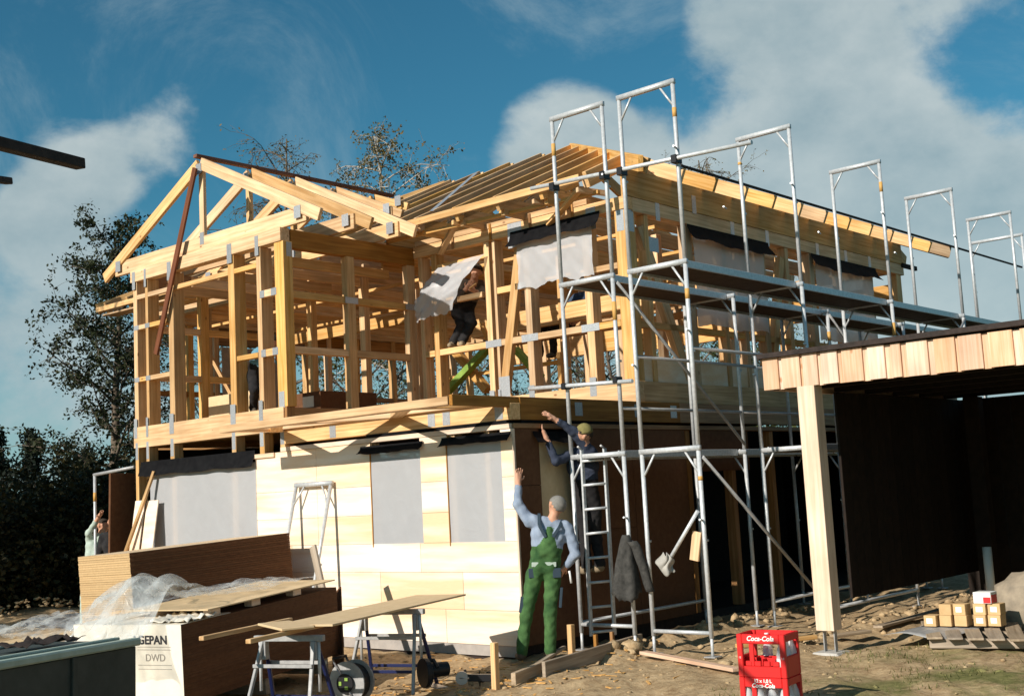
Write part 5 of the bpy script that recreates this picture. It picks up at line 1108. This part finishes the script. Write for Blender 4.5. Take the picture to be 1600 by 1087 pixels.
spots = [(7.6, 16.9, mc, 'bare spreading tree seen through the wing frame'), (10.2, 14.0, mb, 'leafy tree seen between the terrace posts'), (12.6, 12.9, mc, 'bare tree behind the middle of the upper frame'), (15.0, 12.4, mb, 'leafy tree behind the green crossed timbers'), (15.6, 10.4, mc, 'bare tree seen under the upper rail by the scaffold'), (18.9, 9.6, mb, 'leafy tree seen through the right-hand upper frame'), (22.0, 9.2, mb, 'leafy tree far behind the right end of the house'), (19.0, 13.6, mc, 'bare tree far behind the house centre')]
for i, (x, y, m, lb_) in enumerate(spots): plant('garden_tree', lb_, 'tree', (x, y, 0), m, 1+.08*math.sin(i*3), i*1.3, 'trees behind the house')
md = tree_meshes(31, 5.3, 1.5, 4200, .09, 'needle', 'bark', -1, .13, .05, 46, 0, 1.0)
for i, (x, y, s, lb_) in enumerate(((13.5, 39.8, 1.05, 'dark spruce at the left edge, far behind'), (13.3, 37.0, 1.0, 'dark spruce next to the leftmost one, far behind'), (14.6, 36.0, .85, 'smaller dark spruce nearest the birch, far behind'))): plant('spruce_tree', lb_, 'tree', (x, y, 0), md, s, i*2, 'spruces far behind')
def bush_mesh(seed, r, h, n, leaf, lmat):
    R = random.Random(seed); V = []; F = []
    for _ in range(n):
        a = R.random()*6.283; f = R.random()**.4; el = math.asin(R.random()**.8); rr = f*(1+.22*nz3(a*1.5, el*3, 0, seed)); c_ = Vector((r*rr*math.cos(a)*math.cos(el*.9), r*rr*math.sin(a)*math.cos(el*.9), h*rr*math.sin(el)+.05))
        s = leaf*R.uniform(.6, 1.4); n_ = Vector((R.gauss(0, 1), R.gauss(0, 1), R.gauss(.4, 1))).normalized(); u = n_.orthogonal().normalized(); u = Matrix.Rotation(R.random()*6.28, 3, n_) @ u; v = n_.cross(u); i0 = len(V); V += [c_-u*s, c_+v*s*.6, c_+u*s, c_-v*s*.6]; F.append((i0, i0+1, i0+2, i0+3))
    ml = bpy.data.meshes.new('foliage'); ml.from_pydata([tuple(v) for v in V], [], F); ml.materials.append(MAT[lmat]); return ml
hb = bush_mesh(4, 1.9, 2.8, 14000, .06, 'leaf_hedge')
bm = bmesh.new(); [bm_tube(bm, (0, 0, -.1), (math.cos(a)*.5, math.sin(a)*.5, 1.6), .05, 6, .02) for a in (0, 1.5, 3, 4.4)]; hs_ = bpy.data.meshes.new('stems'); bm.to_mesh(hs_); bm.free(); hs_.materials.append(MAT['bark'])
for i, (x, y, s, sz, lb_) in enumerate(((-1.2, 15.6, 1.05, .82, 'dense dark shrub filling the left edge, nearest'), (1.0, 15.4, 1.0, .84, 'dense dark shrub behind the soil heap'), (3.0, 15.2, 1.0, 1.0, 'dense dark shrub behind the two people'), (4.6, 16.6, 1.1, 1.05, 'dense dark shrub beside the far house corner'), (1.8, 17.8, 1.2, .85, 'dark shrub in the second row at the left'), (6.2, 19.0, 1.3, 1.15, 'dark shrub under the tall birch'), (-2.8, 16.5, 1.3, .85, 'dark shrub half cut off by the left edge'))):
    t = thing('shrub', lb_, 'shrub', (x, y, 0), 'dark shrubs left of the house'); M = Matrix.Translation((x, y, 0)) @ Matrix.Rotation(i*1.9, 4, 'Z') @ Matrix.Diagonal((s, s, sz, 1))
    put(bpy.data.objects.new('stems', hs_), t, M); put(bpy.data.objects.new('foliage', hb), t, M)
hm = bush_mesh(7, 2.2, 3.4, 7000, .08, 'leaf_mid')
for i in range(7):
    x, y = 12.5+1.9*i, 11.8-.9*i+.8*math.sin(i*2.1)
    t = thing('shrub', ('leafy shrub behind the house, %s from the left' % ('first', 'second', 'third', 'fourth', 'fifth', 'sixth', 'last')[i]), 'shrub', (x, y, 0), 'leafy shrubs behind the house'); M = Matrix.Translation((x, y, 0)) @ Matrix.Rotation(i*1.7, 4, 'Z') @ Matrix.Diagonal((1, 1, 1.1, 1))
    put(bpy.data.objects.new('stems', hs_), t, M); put(bpy.data.objects.new('foliage', hm), t, M)
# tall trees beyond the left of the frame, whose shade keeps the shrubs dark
for i, (x, y, lb_) in enumerate(((-9, 14.5, 'tall birch outside the frame at left, nearer'), (-10, 18.5, 'tall birch outside the frame at left, farther'))): plant('birch_tree', lb_, 'tree', (x, y, 0), m1, 1.25, 2+i, 'trees round the site')
